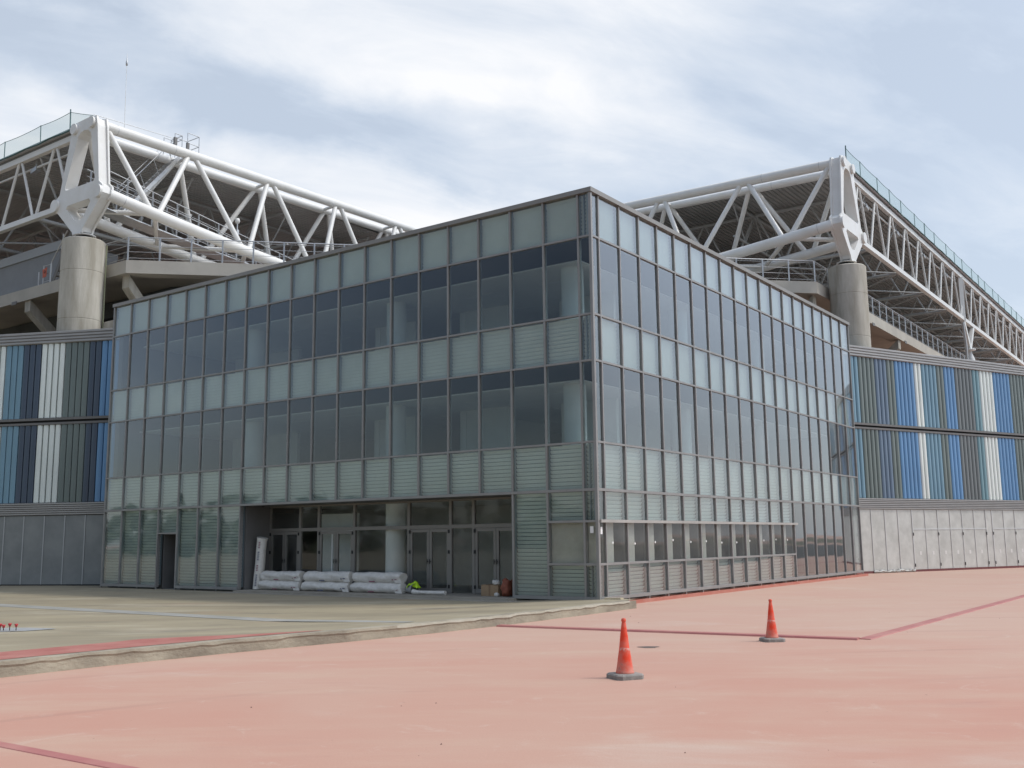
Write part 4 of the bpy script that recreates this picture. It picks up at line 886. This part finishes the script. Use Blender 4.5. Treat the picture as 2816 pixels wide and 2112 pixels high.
# brackets: dark rain outlets on the slab edge
for e in (33.3, 39.8, 46.3): 
    b = MB(); b.boxf(lambda a, c, z: W(a, c, z), e - 0.22, e + 0.22, VT - 0.03, VT - 0.003, 13.0, 13.16); b.build('outlet', m_recess, tr_)
    b = MB(); b.boxf(lambda a, c, z: W(c, a, z), e - 0.22, e + 0.22, VT - 0.03, VT - 0.003, 13.0, 13.16); b.build('outlet', m_recess, tr_)
gs_ = thing('grandstand', W(20, 20, 0), 'dark stepped underside of the stands behind the coloured walls', 'stand')
b = MB(); prof = []
for k in range(14): prof += [(3.2 + k * 0.85, 13.30 - 0.75 * k), (3.2 + k * 0.85 + 0.05, 13.30 - 0.75 * (k + 1))]
prof += [(16.0, 2.0), (16.0, 0.0), (17.0, 0.0), (17.0, 4.0), (5.2, 13.3)]
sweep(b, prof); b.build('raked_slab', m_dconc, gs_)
b = MB()
for d, z in ((2.6, 11.6), (5.0, 10.2), (7.0, 8.2)): sweep(b, [(d, z - 0.35), (d, z), (d + 0.3, z), (d + 0.3, z - 0.35)])
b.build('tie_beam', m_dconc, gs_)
# glazed railings on the terrace edge
def railing(name, pts, spacing, lab, h=1.02, wires=5, glassy=False, post_r=0.03):
    root = thing(name, pts[0], lab, 'railing')
    b = MB(); pr = []; 
    for a, c in zip(pts, pts[1:]):
        a = Vector(a); c = Vector(c); n = max(1, round((c - a).length / spacing))
        pr += [a.lerp(c, i / n) for i in range(n)]
    pr.append(Vector(pts[-1]))
    if len(pr) <= 100:
        for p in pr: q = MB(); q.bar(p, p + Vector((0, 0, h)), post_r * 2, post_r * 1.6); q.build('post', m_galv, root)
    else:
        q = MB()
        for p in pr: q.bar(p, p + Vector((0, 0, h)), post_r * 2, post_r * 1.6)
        q.build('post', m_galv, root, kind='stuff')
    b = MB()
    for a, c in zip(pts, pts[1:]): b.tube(Vector(a) + Vector((0, 0, h + 0.012)), Vector(c) + Vector((0, 0, h + 0.012)), 0.028, n=8)
    b.build('handrail', m_galv, root)
    if wires:
        b = MB()
        for k in range(wires):
            z = 0.12 + (h - 0.2) * k / max(1, wires - 1)
            for a, c in zip(pts, pts[1:]): b.tube(Vector(a) + Vector((0, 0, z)), Vector(c) + Vector((0, 0, z)), 0.011, n=5, caps=False)
        b.build('rail', m_galv, root)
    if glassy:
        b = MB()
        for a, c in zip(pts, pts[1:]):
            a = Vector(a); c = Vector(c); x = (c - a).normalized().cross(Vector((0, 0, 1))) * 0.006
            dz = Vector((0, 0, 0.08)); tz = Vector((0, 0, h - 0.08))
            b.hexa([a - x + dz, a + x + dz, c + x + dz, c - x + dz, a - x + tz, a + x + tz, c + x + tz, c - x + tz])
        b.build('pane', m_rglass, root)
    return root
m_rglass = glass('railing_glass', (0.96, 0.975, 0.97), 1.12)
q_ = 0.10
railing('railing', [W(UT + 2.0, VT + q_, ZT), W(UT + 0.414 * q_, VT + q_, ZT), W(VT + q_, UT + 0.414 * q_, ZT), W(VT + q_, UT + 2.0, ZT)], 1.33, 'steel and glass railing on the terrace edge behind the glass block', wires=4)
railing('railing', [W(VT + q_, 27.0, ZT), W(VT + q_, 74, ZT)], 1.33, 'steel railing on the terrace, right of the right concrete column', wires=3)
# catwalk inside the left truss
cw = thing('catwalk', PL(25.9, 2, 16.4), 'narrow steel catwalk with railing inside the left white truss', 'catwalk')
b = MB()
for i in range(22):
    s0, s1 = 1.6 + i * 0.55, 1.6 + (i + 1) * 0.55
    z0, z1 = zbL(s0) - 0.02, zbL(s1) - 0.02
    b.hexa([PL(25.75, s0, z0 - 0.05), PL(26.65, s0, z0 - 0.05), PL(26.65, s1 - 0.01, z1 - 0.05), PL(25.75, s1 - 0.01, z1 - 0.05), PL(25.75, s0, z0), PL(26.65, s0, z0), PL(26.65, s1 - 0.01, z1), PL(25.75, s1 - 0.01, z1)])
b.build('walkway', m_galv, cw)
zr = lambda s: 18.10 - 0.155 * (s - 1)
for c in (25.8, 26.6):
    for s in (1.7, 3.0, 4.3, 5.62, 6.83, 7.99, 9.1, 10.12, 11.0, 11.85):
        b = MB(); b.bar(PL(c, s, zbL(s) - 0.05), PL(c, s, zr(s)), 0.055, 0.055); b.build('post', m_galv, cw)
    b = MB()
    for dz in (0, -0.30, -0.6, -0.9):
        b.tube(PL(c, 1.5, zr(1.5) + dz), PL(c, 13.5, zr(13.5) + dz), 0.026 if dz == 0 else 0.016, n=6)
    b.build('handrail', m_galv, cw)
# steep stair from the catwalk to the roof
stt = thing('stair', PL(26.2, 3.2, 16.2), 'steep galvanised stair climbing from the catwalk to the roof through the left truss', 'stair')
sa, sb_ = (3.0, 16.35), (5.75, 19.75)
for c in (26.0, 26.65):
    b = MB(); b.bar(PL(c, *sa), PL(c, *sb_), 0.05, 0.16); b.build('stringer', m_galv, stt)
b = MB()
for i in range(16):
    t = (i + 0.5) / 16; s = sa[0] + (sb_[0] - sa[0]) * t; z = sa[1] + (sb_[1] - sa[1]) * t
    b.boxf(lambda c, s_, z_: PL(c, s_, z_), 26.03, 26.62, s - 0.10, s + 0.10, z - 0.015, z + 0.015)
b.build('tread', m_galv, stt)
b = MB()
for c in (25.98, 26.67): b.tube(PL(c, sa[0] - 0.35, sa[1] + 0.75), PL(c, sb_[0] - 0.35, sb_[1] + 0.75), 0.02, n=6)
for i in range(4):
    t = (i + 0.5) / 4; s = sa[0] + (sb_[0] - sa[0]) * t; z = sa[1] + (sb_[1] - sa[1]) * t
    b.tube(PL(25.98, s, z), PL(25.98, s - 0.35, z + 0.75), 0.014, n=5)
b.build('handrail', m_galv, stt)
# guard frame where the stair meets the roof
gf = thing('guard_rail', PL(25.9, 6, 19.9), 'open steel guard frame on top of the left truss where the stair comes up', 'railing')
b = MB(); A = lambda s, c, z: PL(c, s, z)
def fr(s0, s1, c0, c1, z0, zs):
    for s in (s0, s1):
        for c in (c0, c1): b.tube(A(s, c, z0), A(s, c, zs[-1]), 0.022, n=6)
    for z in zs:
        b.tube(A(s0, c0, z), A(s1, c0, z), 0.02, n=6); b.tube(A(s0, c1, z), A(s1, c1, z), 0.02, n=6)
        b.tube(A(s1, c0, z), A(s1, c1, z), 0.02, n=6)
fr(6.0, 6.65, 25.75, 26.7, 19.7, (20.5, 21.0)); b.build('frame', m_galv, gf)
b = MB(); fr(5.3, 5.7, 25.75, 26.6, 19.7, (20.55, 20.75)); b.build('frame', m_galv, gf)
b = MB(); b.boxf(lambda c, s, z: PL(c, s, z), 25.7, 25.8, 5.25, 5.4, 19.75, 20.55); b.boxf(lambda c, s, z: PL(c, s, z), 25.7, 25.8, 5.95, 6.08, 19.75, 20.5); b.build('box', m_recess, gf)
b = MB(); b.tube(A(1.3, 26.0, 20.35), A(5.3, 25.8, 20.5), 0.014, n=5); b.tube(A(6.65, 26.6, 20.35), A(14, 26.6, 20.15), 0.014, n=5); b.build('cable', m_galv, gf)
# lightning mast
ms = thing('mast', PL(26.0, 2.8, 19.9), 'thin white lightning mast standing on the left roof corner', 'mast')
b = MB(); b.tube(PL(26.0, 2.82, 19.9), PL(26.0, 2.78, 23.2), 0.014, 0.009, n=8); b.build('pole', m_white, ms)
b = MB(); b.lathe([(0.0, 23.2), (0.045, 23.22), (0.05, 23.38), (0.02, 23.48), (0.006, 23.8), (0.0, 23.82)], PL(26.0, 2.78, 0), 10); b.build('tip', m_galv, ms)
b = MB(); b.lathe([(0.07, 19.8), (0.06, 20.1), (0.0, 20.12)], PL(26.0, 2.82, 0), 10); b.build('foot', m_white, ms)
# spotlight on a short pole on the catwalk
sp = thing('spotlight', PL(25.9, 9.2, 15.5), 'small round spotlight on a pole beside the catwalk railing', 'spotlight')
b = MB(); b.tube(PL(25.8, 9.1, 15.4), PL(25.8, 9.1, 17.35), 0.035, n=8); b.boxf(lambda c, s, z: PL(c, s, z), 25.74, 25.86, 9.03, 9.17, 16.75, 17.0); b.build('pole', m_galv, sp)
b = MB(); b.lathe([(0.0, 17.3), (0.10, 17.34), (0.135, 17.46), (0.10, 17.57), (0.0, 17.61)], PL(25.8, 9.1, 0), 14); b.build('head', m_white2, sp)
# grey plant screen, stair and sign on the left terrace
b = MB(); b.extr([(31.3, 14.0), (31.0, 15.92), (62, 15.92), (62, 13.66), (31.5, 13.66)], lambda a, z, c: W(a, c, z), 3.0, 6.0)
ps = b.build('plant_screen', mat('grey_sheet', (0.24, 0.25, 0.265), 0.6, 0.2, var=0.06)); tag(ps, 'long grey sheet metal screen on the terrace left of the left column', 'screen')
b = MB(); b.boxf(lambda a, c, z: W(a, c, z), 30.95, 62, 2.93, 2.995, 15.52, 15.96); b.build('coping', mat('pale_sheet', (0.36, 0.38, 0.40), 0.55, 0.2), ps)
ts = thing('stair', W(30.2, 2.6, ZT), 'short steel stair rising behind the left column beside a red sign', 'stair')
for c in (2.35, 2.95):
    b = MB(); b.bar(W(30.45, c, ZT), W(29.0, c, 15.9), 0.05, 0.2); b.build('stringer', m_recess, ts)
b = MB()
for i in range(10):
    t = (i + 0.5) / 10; b.boxf(lambda a, c, z: W(a, c, z), 30.45 - 1.45 * t - 0.14, 30.45 - 1.45 * t + 0.14, 2.38, 2.92, ZT + 2.25 * t - 0.02, ZT + 2.25 * t + 0.02)
b.build('tread', m_recess, ts)
b = MB(); b.tube(W(30.5, 2.3, ZT + 1.0), W(29.3, 2.3, 15.95), 0.025, n=6); b.tube(W(30.5, 2.3, ZT), W(30.5, 2.3, ZT + 1.0), 0.025, n=6); b.tube(W(29.62, 2.3, 15.0), W(29.62, 2.3, 15.85), 0.035, n=6); b.build('handrail', m_aluf, ts)
gt = thing('gate', W(31.1, 2.3, ZT), 'small steel gate frame at the foot of the short stair', 'gate')
b = MB()
for u in (31.55, 31.15, 30.55): b.tube(W(u, 2.3, ZT), W(u, 2.3, ZT + (0.95 if u != 31.55 else 0.7)), 0.028, n=6)
for z in (0.15, 0.5, 0.92): b.tube(W(31.15, 2.3, ZT + z), W(30.55, 2.3, ZT + z), 0.018, n=6)
b.build('frame', m_galv, gt)
sg = thing('warning_sign', W(30.83, 2.22, ZT + 0.6), 'orange red warning sign with a black round symbol tied to the gate', 'sign')
b = MB(); b.extr([(31.08, ZT + 0.72), (30.70, ZT + 0.78), (30.74, ZT + 0.34), (31.02, ZT + 0.32)], lambda a, z, c: W(a, c, z), 2.20, 2.215); b.build('board', mat('orange_sign', (0.52, 0.11, 0.06), 0.6), sg)
b = MB(); b.tube(W(30.87, 2.199, ZT + 0.58), W(30.87, 2.19, ZT + 0.58), 0.07, n=14); b.build('symbol', m_black, sg)
b = MB(); b.tube(W(30.87, 2.1885, ZT + 0.58), W(30.87, 2.184, ZT + 0.58), 0.035, n=14); b.build('symbol_centre', mat('orange_sign', (0, 0, 0)), sg)

# ================================================================== CONES
def cone_mat():
    m = bpy.data.materials.new('dusty_orange_plastic'); m.use_nodes = True; t = m.node_tree; b = t.nodes['Principled BSDF']
    c = nd(t, 'ShaderNodeTexCoord'); no = nd(t, 'ShaderNodeTexNoise'); no.inputs['Scale'].default_value = 5.5; no.inputs['Detail'].default_value = 6; no.inputs['Roughness'].default_value = 0.6; t.links.new(c.outputs['Object'], no.inputs['Vector'])
    se = nd(t, 'ShaderNodeSeparateXYZ'); t.links.new(c.outputs['Object'], se.inputs[0])
    h = nd(t, 'ShaderNodeMapRange'); t.links.new(se.outputs['Z'], h.inputs['Value']); h.inputs['From Min'].default_value = 0.1; h.inputs['From Max'].default_value = 0.42; h.inputs['To Min'].default_value = 0.22; h.inputs['To Max'].default_value = -0.03
    a = nd(t, 'ShaderNodeMath', operation='ADD'); t.links.new(no.outputs['Fac'], a.inputs[0]); t.links.new(h.outputs[0], a.inputs[1])
    r = nd(t, 'ShaderNodeMapRange'); t.links.new(a.outputs[0], r.inputs['Value']); r.inputs['From Min'].default_value = 0.46; r.inputs['From Max'].default_value = 0.72; r.inputs['To Max'].default_value = 0.68
    m2 = nd(t, 'ShaderNodeMix', data_type='RGBA'); m2.inputs['A'].default_value = (0.74, 0.062, 0.024, 1); m2.inputs['B'].default_value = (0.56, 0.30, 0.235, 1); t.links.new(r.outputs[0], m2.inputs['Factor'])
    bd = nd(t, 'ShaderNodeMapRange', interpolation_type='SMOOTHSTEP'); zz = nd(t, 'ShaderNodeMath', operation='SUBTRACT'); t.links.new(se.outputs['Z'], zz.inputs[0]); zz.inputs[1].default_value = 0.352; za_ = nd(t, 'ShaderNodeMath', operation='ABSOLUTE'); t.links.new(zz.outputs[0], za_.inputs[0])
    t.links.new(za_.outputs[0], bd.inputs['Value']); bd.inputs['From Min'].default_value = 0.0; bd.inputs['From Max'].default_value = 0.03; bd.inputs['To Min'].default_value = 1.0; bd.inputs['To Max'].default_value = 0.0
    n9 = nd(t, 'ShaderNodeTexNoise'); n9.inputs['Scale'].default_value = 22; n9.inputs['Detail'].default_value = 5; t.links.new(c.outputs['Object'], n9.inputs['Vector'])
    q9 = nd(t, 'ShaderNodeMapRange'); t.links.new(n9.outputs['Fac'], q9.inputs['Value']); q9.inputs['From Min'].default_value = 0.45; q9.inputs['From Max'].default_value = 0.6; q9.inputs['To Max'].default_value = 0.8
    f9 = nd(t, 'ShaderNodeMath', operation='MULTIPLY'); t.links.new(bd.outputs[0], f9.inputs[0]); t.links.new(q9.outputs[0], f9.inputs[1])
    m3 = nd(t, 'ShaderNodeMix', data_type='RGBA'); t.links.new(f9.outputs[0], m3.inputs['Factor']); t.links.new(m2.outputs['Result'], m3.inputs['A']); m3.inputs['B'].default_value = (0.62, 0.46, 0.40, 1)
    sc9 = nd(t, 'ShaderNodeMapRange'); t.links.new(n9.outputs['Fac'], sc9.inputs['Value']); sc9.inputs['From Min'].default_value = 0.62; sc9.inputs['From Max'].default_value = 0.7; sc9.inputs['To Max'].default_value = 0.55
    m4 = nd(t, 'ShaderNodeMix', data_type='RGBA'); t.links.new(sc9.outputs[0], m4.inputs['Factor']); t.links.new(m3.outputs['Result'], m4.inputs['A']); m4.inputs['B'].default_value = (0.30, 0.12, 0.09, 1)
    t.links.new(m4.outputs['Result'], b.inputs['Base Color']); b.inputs['Roughness'].default_value = 0.55; b.inputs['Specular IOR Level'].default_value = 0.25; return m
m_cone = cone_mat()
m_foot = mat('recycled_rubber', (0.20, 0.19, 0.175), 0.9, color2=(0.30, 0.275, 0.25), vscale=9, bump=0.3, bscale=30)
def make_cone(lab):
    root = thing('traffic_cone', (0, 0, 0), lab, 'cone', 'traffic cones on the red plaza')
    b = MB(); s = 0.185; k = 0.05
    base = [(s, -s + k), (s, s - k), (s - k, s), (-s + k, s), (-s, s - k), (-s, -s + k), (-s + k, -s), (s - k, -s)]
    lev = [(1.0, 0.0), (1.0, 0.045), (0.93, 0.06), (0.62, 0.064)]; vs = []
    for q, z in lev: vs += [(x * q, y * q, z) for x, y in base]
    b.add(vs, [(8 * i + j, 8 * i + (j + 1) % 8, 8 * (i + 1) + (j + 1) % 8, 8 * (i + 1) + j) for i in range(3) for j in range(8)] + [tuple(range(8))[::-1], tuple(range(24, 32))]); b.build('base', m_foot, root)
    b = MB(); b.lathe([(0.112, 0.062), (0.116, 0.072), (0.108, 0.085), (0.098, 0.14), (0.068, 0.335), (0.0665, 0.352), (0.064, 0.356), (0.048, 0.50), (0.028, 0.655), (0.022, 0.672), (0.028, 0.680), (0.030, 0.695), (0.026, 0.712), (0.014, 0.72), (0.0, 0.721)], (0, 0, 0), 32); b.build('cone', m_cone, root)
    return root
c1 = make_cone('nearer traffic cone, orange and streaked with dust, on a grey rubber base'); c1.location = (1.345, 12.72, 0); c1.rotation_euler.z = R(24)
c2 = c1.copy(); COL.objects.link(c2); c2['label'] = 'farther, cleaner orange traffic cone on a grey base, near the low red kerb'
for ch in list(c1.children):
    d = ch.copy(); COL.objects.link(d); d.parent = c2
c2.location = (4.21, 16.9, 0); c2.rotation_euler.z = R(8); c2.scale = (0.94, 0.94, 0.94)

# ================================================================== THINGS ON THE ENTRANCE STEP
ZS = 0.165
m_wrap = mat('white_wrap', (0.71, 0.68, 0.625), 0.36, var=0.10, vscale=6, bump=0.6, bscale=11, detail=9, stretch=(1, 1, 1.8))
m_print = mat('printed_mark', (0.28, 0.10, 0.14), 0.6); m_print2 = mat('printed_mark_dark', (0.12, 0.13, 0.2), 0.6)
m_grey_core = mat('roll_core', (0.10, 0.10, 0.105), 0.8)
def roll(u0, u1, v, zc, r, lab, seed, group):
    rnd = random.Random(seed); a = W(u0, v, zc); c = W(u1, v, zc); n = 26; k = 30; ax = (c - a); 
    root = thing('insulation_roll', W((u0 + u1) / 2, v, zc - r), lab, 'roll', group)
    b = MB(); x = DV; y = Vector((0, 0, 1)); vs = []
    ph = [rnd.uniform(0, 6.28) for _ in range(6)]
    for i in range(k):
        t = i / (k - 1)
        e = 1.0 if 0 < i < k - 1 else 0.86
        for j in range(n):
            an = 2 * math.pi * j / n
            rr = r * e * (1 + 0.05 * math.sin(3 * an + ph[0] + 2 * t) + 0.045 * math.sin(15 * t + ph[1] + 2 * an) + 0.035 * math.sin(5 * an + 9 * t + ph[2]) + 0.03 * math.sin(31 * t + 3 * an + ph[3]) + 0.05 * math.sin(4 * t + ph[4]))
            px = rr * math.cos(an) * 1.2; py = rr * math.sin(an)
            if py < -r * 0.90: py = -r * 0.90
            vs.append(a + ax * t + x * px + y * py)
    b.add(vs, [(i * n + j, i * n + (j + 1) % n, (i + 1) * n + (j + 1) % n, (i + 1) * n + j) for i in range(k - 1) for j in range(n)], 0, True)
    b.add(vs[:n], [tuple(range(n))]); b.add(vs[-n:], [tuple(range(n))]); b.build('wrapped_body', m_wrap, root)
    # loose wrapper corner hanging at the right-hand end
    b = MB(); e0 = W(u0, v - r * 1.02, zc); 
    b.add([W(u0 + 0.02, v - r * 1.0, zc + r * 0.55), W(u0 + 0.26, v - r * 1.13, zc + 0.02), W(u0 + 0.16, v - r * 1.16, zc - r * 0.85), W(u0 - 0.07, v - r * 0.95, zc - r * 0.88), W(u0 + 0.02, v - r * 0.98, zc + r * 0.5), W(u0 + 0.26, v - r * 1.10, zc + 0.01), W(u0 + 0.16, v - r * 1.12, zc - r * 0.88), W(u0 - 0.07, v - r * 0.90, zc - r * 0.9)],
          [(0, 1, 2, 3), (7, 6, 5, 4), (0, 4, 5, 1), (1, 5, 6, 2), (2, 6, 7, 3), (3, 7, 4, 0)]); b.build('wrapper_flap', m_wrap, root)
    b = MB()
    q = rnd.uniform(0.15, 0.3)
    for (t0, t1, zz) in ((q * 0.2, q * 0.2 + 0.05, -0.35), (q * 0.2 + 0.07, q * 0.2 + 0.10, -0.42), (0.5, 0.62, -0.78)):
        uu0 = u0 + (u1 - u0) * t0; uu1 = u0 + (u1 - u0) * t1
        b.boxf(lambda u, v_, z: W(u, v_, z), uu0, uu1, v - r * 1.19, v - r * 1.17, zc + r * zz, zc + r * zz + 0.03)
    b.build('printed_stripe', [m_print, m_print2][seed % 2], root)
G = 'white wrapped rolls on the entrance step'
rr_ = 0.162
for k, (u0, u1) in enumerate(((11.32, 13.22), (9.14, 11.16), (6.98, 9.02))):
    pos_ = ('left', 'middle', 'right')[k]
    roll(u0, u1, 0.52, ZS + rr_ * 0.9 + 0.001, rr_, 'white wrapped roll at the bottom of the %s stack on the step' % pos_, 10 + k, G)
    roll(u0 + (0.0 if k != 2 else 0.05), u1 - 0.04, 0.56, ZS + rr_ * 2.72 + 0.003, rr_, 'white wrapped roll lying on top of the %s stack on the step' % pos_, 20 + k, G)
# one roll standing on end, leaning on the reveal
st_ = thing('insulation_roll', W(13.47, 0.55, ZS), 'white wrapped roll standing upright against the grey reveal, with faint printed marks', 'roll')
b = MB(); a = W(13.40, 0.50, ZS + 0.01); c = W(13.36, 0.62, ZS + 1.68); n = 20; k = 16; vs = []
for i in range(k):
    t = i / (k - 1); p = a.lerp(c, t)
    for j in range(n):
        an = 2 * math.pi * j / n; rr = 0.165 * (1 + 0.03 * math.sin(3 * an + 5 * t) + 0.03 * math.sin(11 * t + an)) * (1.12 if i == k - 1 else 1.0)
        vs.append(p + DU * rr * math.cos(an) + DV * rr * math.sin(an) + Vector((0, 0, 0.04 * math.cos(an) if i == k - 1 else 0)))
b.add(vs, [(i * n + j, i * n + (j + 1) % n, (i + 1) * n + (j + 1) % n, (i + 1) * n + j) for i in range(k - 1) for j in range(n)], 0, True); b.add(vs[:n], [tuple(range(n))]); b.add(vs[-n:], [tuple(range(n))]); b.build('wrapped_body', m_wrap, st_)
for (z0, z1, m__) in ((0.10, 0.45, m_print2), (0.60, 0.80, m_print), (0.95, 1.2, m_print2), (1.35, 1.55, m_print)):
    b = MB(); rnd = random.Random(int(z0 * 100)); z = z0
    while z < z1:
        h = rnd.uniform(0.03, 0.06); t = (z) / 1.7; p = a.lerp(c, t)
        for q in range(3):
            an = 4.15 + 0.12 * q
            b.hexa([p + DU * 0.178 * math.cos(an + x) + DV * 0.178 * math.sin(an + x) + Vector((0, 0, y)) + (DV * -0.004 if o_ else Vector()) for o_ in (0, 1) for x, y in ((0, 0), (0.08, 0), (0.08, h * 0.7), (0, h * 0.7))])
        z += h + 0.01
    b.build('printed_marks', m__, st_)
# dark bucket with a hi-vis vest thrown over it
bk_ = thing('bucket', W(6.62, 0.55, ZS), 'grey builder bucket lying on its side under a yellow vest', 'bucket')
b = MB(); ctr = W(6.66, 0.5, ZS + 0.155)
b.tube(W(6.86, 0.62, ZS + 0.125), W(6.44, 0.42, ZS + 0.15), 0.115, 0.145, n=22, caps=False); b.tube(W(6.86, 0.62, ZS + 0.125), W(6.855, 0.618, ZS + 0.125), 0.115, n=22); b.build('body', mat('grey_plastic', (0.42, 0.43, 0.43), 0.5), bk_)
b = MB(); b.tube(W(6.46, 0.43, ZS + 0.15), W(6.44, 0.42, ZS + 0.15), 0.15, 0.15, n=22, caps=False); b.build('rim', m_galv, bk_)
b = MB(); b.tube(W(6.52, 0.457, ZS + 0.146), W(6.515, 0.455, ZS + 0.146), 0.135, n=22); b.build('inside', m_grey_core, bk_)
b = MB(); rnd = random.Random(31); nx, ny = 12, 8; vs = []
for i in range(nx):
    for j in range(ny):
        s = i / (nx - 1) - 0.5; t = j / (ny - 1) - 0.5
        zz = ZS + 0.33 - 0.9 * abs(s) ** 1.6 * 0.42 - 0.35 * t * t + 0.03 * math.sin(9 * s + 5 * t) + rnd.uniform(-0.014, 0.014)
        vs.append(W(6.56 - s * 0.44, 0.50 + t * 0.24 + 0.02 * math.sin(8 * s), max(zz, ZS + 0.16)))
nn = len(vs)
vs2 = [p + Vector((0, 0, 0.012)) for p in vs]
b.add(vs + vs2, [(i * ny + j, i * ny + j + 1, (i + 1) * ny + j + 1, (i + 1) * ny + j) for i in range(nx - 1) for j in range(ny - 1)] + [(nn + i * ny + j, nn + (i + 1) * ny + j, nn + (i + 1) * ny + j + 1, nn + i * ny + j + 1) for i in range(nx - 1) for j in range(ny - 1)], 0, True)
tag(b.build('safety_vest', mat('hi_vis_fabric', (0.52, 0.80, 0.03), 0.6, var=0.12, vscale=6), fix=False), 'crumpled fluorescent yellow vest thrown over the bucket', 'vest')
# thin sheet roll lying on the step
b = MB(); b.tube(W(6.36, 0.28, ZS + 0.055), W(5.22, 0.30, ZS + 0.06), 0.055, 0.06, n=14); b.tube(W(6.42, 0.30, ZS + 0.07), W(5.9, 0.24, ZS + 0.05), 0.075, 0.03, n=10)
tag(b.build('sheet_roll', m_wrap), 'thin white roll of sheeting lying flat beside the bucket', 'roll')
# cardboard box and bags by the right reveal
m_card = mat('cardboard', (0.36, 0.245, 0.145), 0.8, var=0.08, vscale=4); m_tape = mat('brown_tape', (0.26, 0.16, 0.09), 0.4)
bx = thing('cardboard_box', W(3.75, 0.6, ZS), 'closed brown cardboard box on the step next to the red bag', 'box')
b = MB(); wall_uv(b, 3.48, 4.06, 0.45, 0.85, ZS + 0.001, ZS + 0.29); b.build('carton', m_card, bx)
b = MB(); wall_uv(b, 3.745, 3.80, 0.447, 0.853, ZS + 0.005, ZS + 0.293); b.build('tape', m_tape, bx)
b = MB(); b.hexa([W(3.9, 0.447, ZS + 0.293), W(4.06, 0.45, ZS + 0.293), W(4.06, 0.84, ZS + 0.293), W(3.9, 0.84, ZS + 0.293), W(3.92, 0.47, ZS + 0.31), W(4.05, 0.47, ZS + 0.305), W(4.05, 0.82, ZS + 0.30), W(3.92, 0.82, ZS + 0.31)]); b.build('flap', m_card, bx)
def lump(name, c, rx, ry, rz, seed, m, lab, cat, flat=0.0, amp=0.16):
    rnd = random.Random(seed); bm = bmesh.new(); bmesh.ops.create_icosphere(bm, subdivisions=3, radius=1.0)
    ph = [rnd.uniform(0, 6.28) for _ in range(8)]
    for v in bm.verts:
        p = Vector([math.copysign(abs(q_) ** 0.72, q_) for q_ in v.co]); k = 1 + amp * (math.sin(4 * p.x + ph[0]) * math.sin(4 * p.y + ph[1]) + 0.6 * math.sin(7 * p.z + ph[2] + 3 * p.x) + 0.4 * math.sin(11 * p.y + ph[3]))
        q = DU * (p.x * rx * k) + DV * (p.y * ry * k) + Vector((0, 0, p.z * rz * k)); v.co = c + q
        if v.co.z < ZS + 0.002 and flat == 0: v.co.z = ZS + 0.002
    me = bpy.data.meshes.new(name); bm.to_mesh(me); bm.free(); me.materials.append(m)
    for p in me.polygons: p.use_smooth = True
    o = bpy.data.objects.new(name, me); COL.objects.link(o); return tag(o, lab, cat)
lump('sack', W(3.22, 0.52, ZS + 0.22), 0.15, 0.13, 0.24, 5, mat('terracotta_sack', (0.30, 0.09, 0.05), 0.7, var=0.2, vscale=8, bump=0.4, bscale=12), 'crumpled terracotta sack at the right end of the step', 'sack', 0.0, 0.22)
lump('plastic_bag', W(3.66, 0.62, ZS + 0.36), 0.11, 0.09, 0.065, 8, m_wrap, 'small crumpled white plastic bag on the cardboard box', 'bag', 1.0)
lump('paper_scrap', W(3.46, 0.36, ZS + 0.05), 0.07, 0.05, 0.05, 9, m_wrap, 'scrap of pale paper on the step in front of the cardboard box', 'scrap')
b = MB(); b.hexa([W(-0.55, 0.08, 0.2), W(-0.10, 0.06, 0.19), W(-0.10, 0.22, 0.19), W(-0.55, 0.24, 0.2), W(-0.55, 0.08, 0.235), W(-0.10, 0.06, 0.225), W(-0.10, 0.22, 0.225), W(-0.55, 0.24, 0.235)])
tag(b.build('plank', mat('pale_timber', (0.52, 0.44, 0.30), 0.8, var=0.1, vscale=5)), 'short pale offcut plank under the corner of the glass block', 'plank')

# ================================================================== FAR TREES BEHIND THE VIEWER (seen only as reflections)
fw_ = MB(); rnd = random.Random(77)
for i in range(900):
    a = R(rnd.uniform(95, 385)); d = rnd.uniform(105, 150); h = rnd.uniform(2.0, 6.5); x, y = d * math.sin(a), d * math.cos(a)
    if y > 60: continue
    c = Vector((x, y, 0)); z = 0
    while z < h:
        r = rnd.uniform(1.2, 2.4); p = c + Vector((rnd.uniform(-1.5, 1.5), rnd.uniform(-1.5, 1.5), z + r * 0.6))
        q = [p + Vector((rnd.uniform(-r, r), rnd.uniform(-r, r), rnd.uniform(-r, r) * 0.8)) for _ in range(6)]
        fw_.add(q, [(0, 1, 2), (2, 3, 4), (4, 5, 0), (1, 3, 5)]); z += 1.1
fw_.build('far_woodland', mat('far_foliage', (0.05, 0.07, 0.035), 0.9, color2=(0.09, 0.10, 0.06), vscale=0.1), kind='stuff', fix=False)
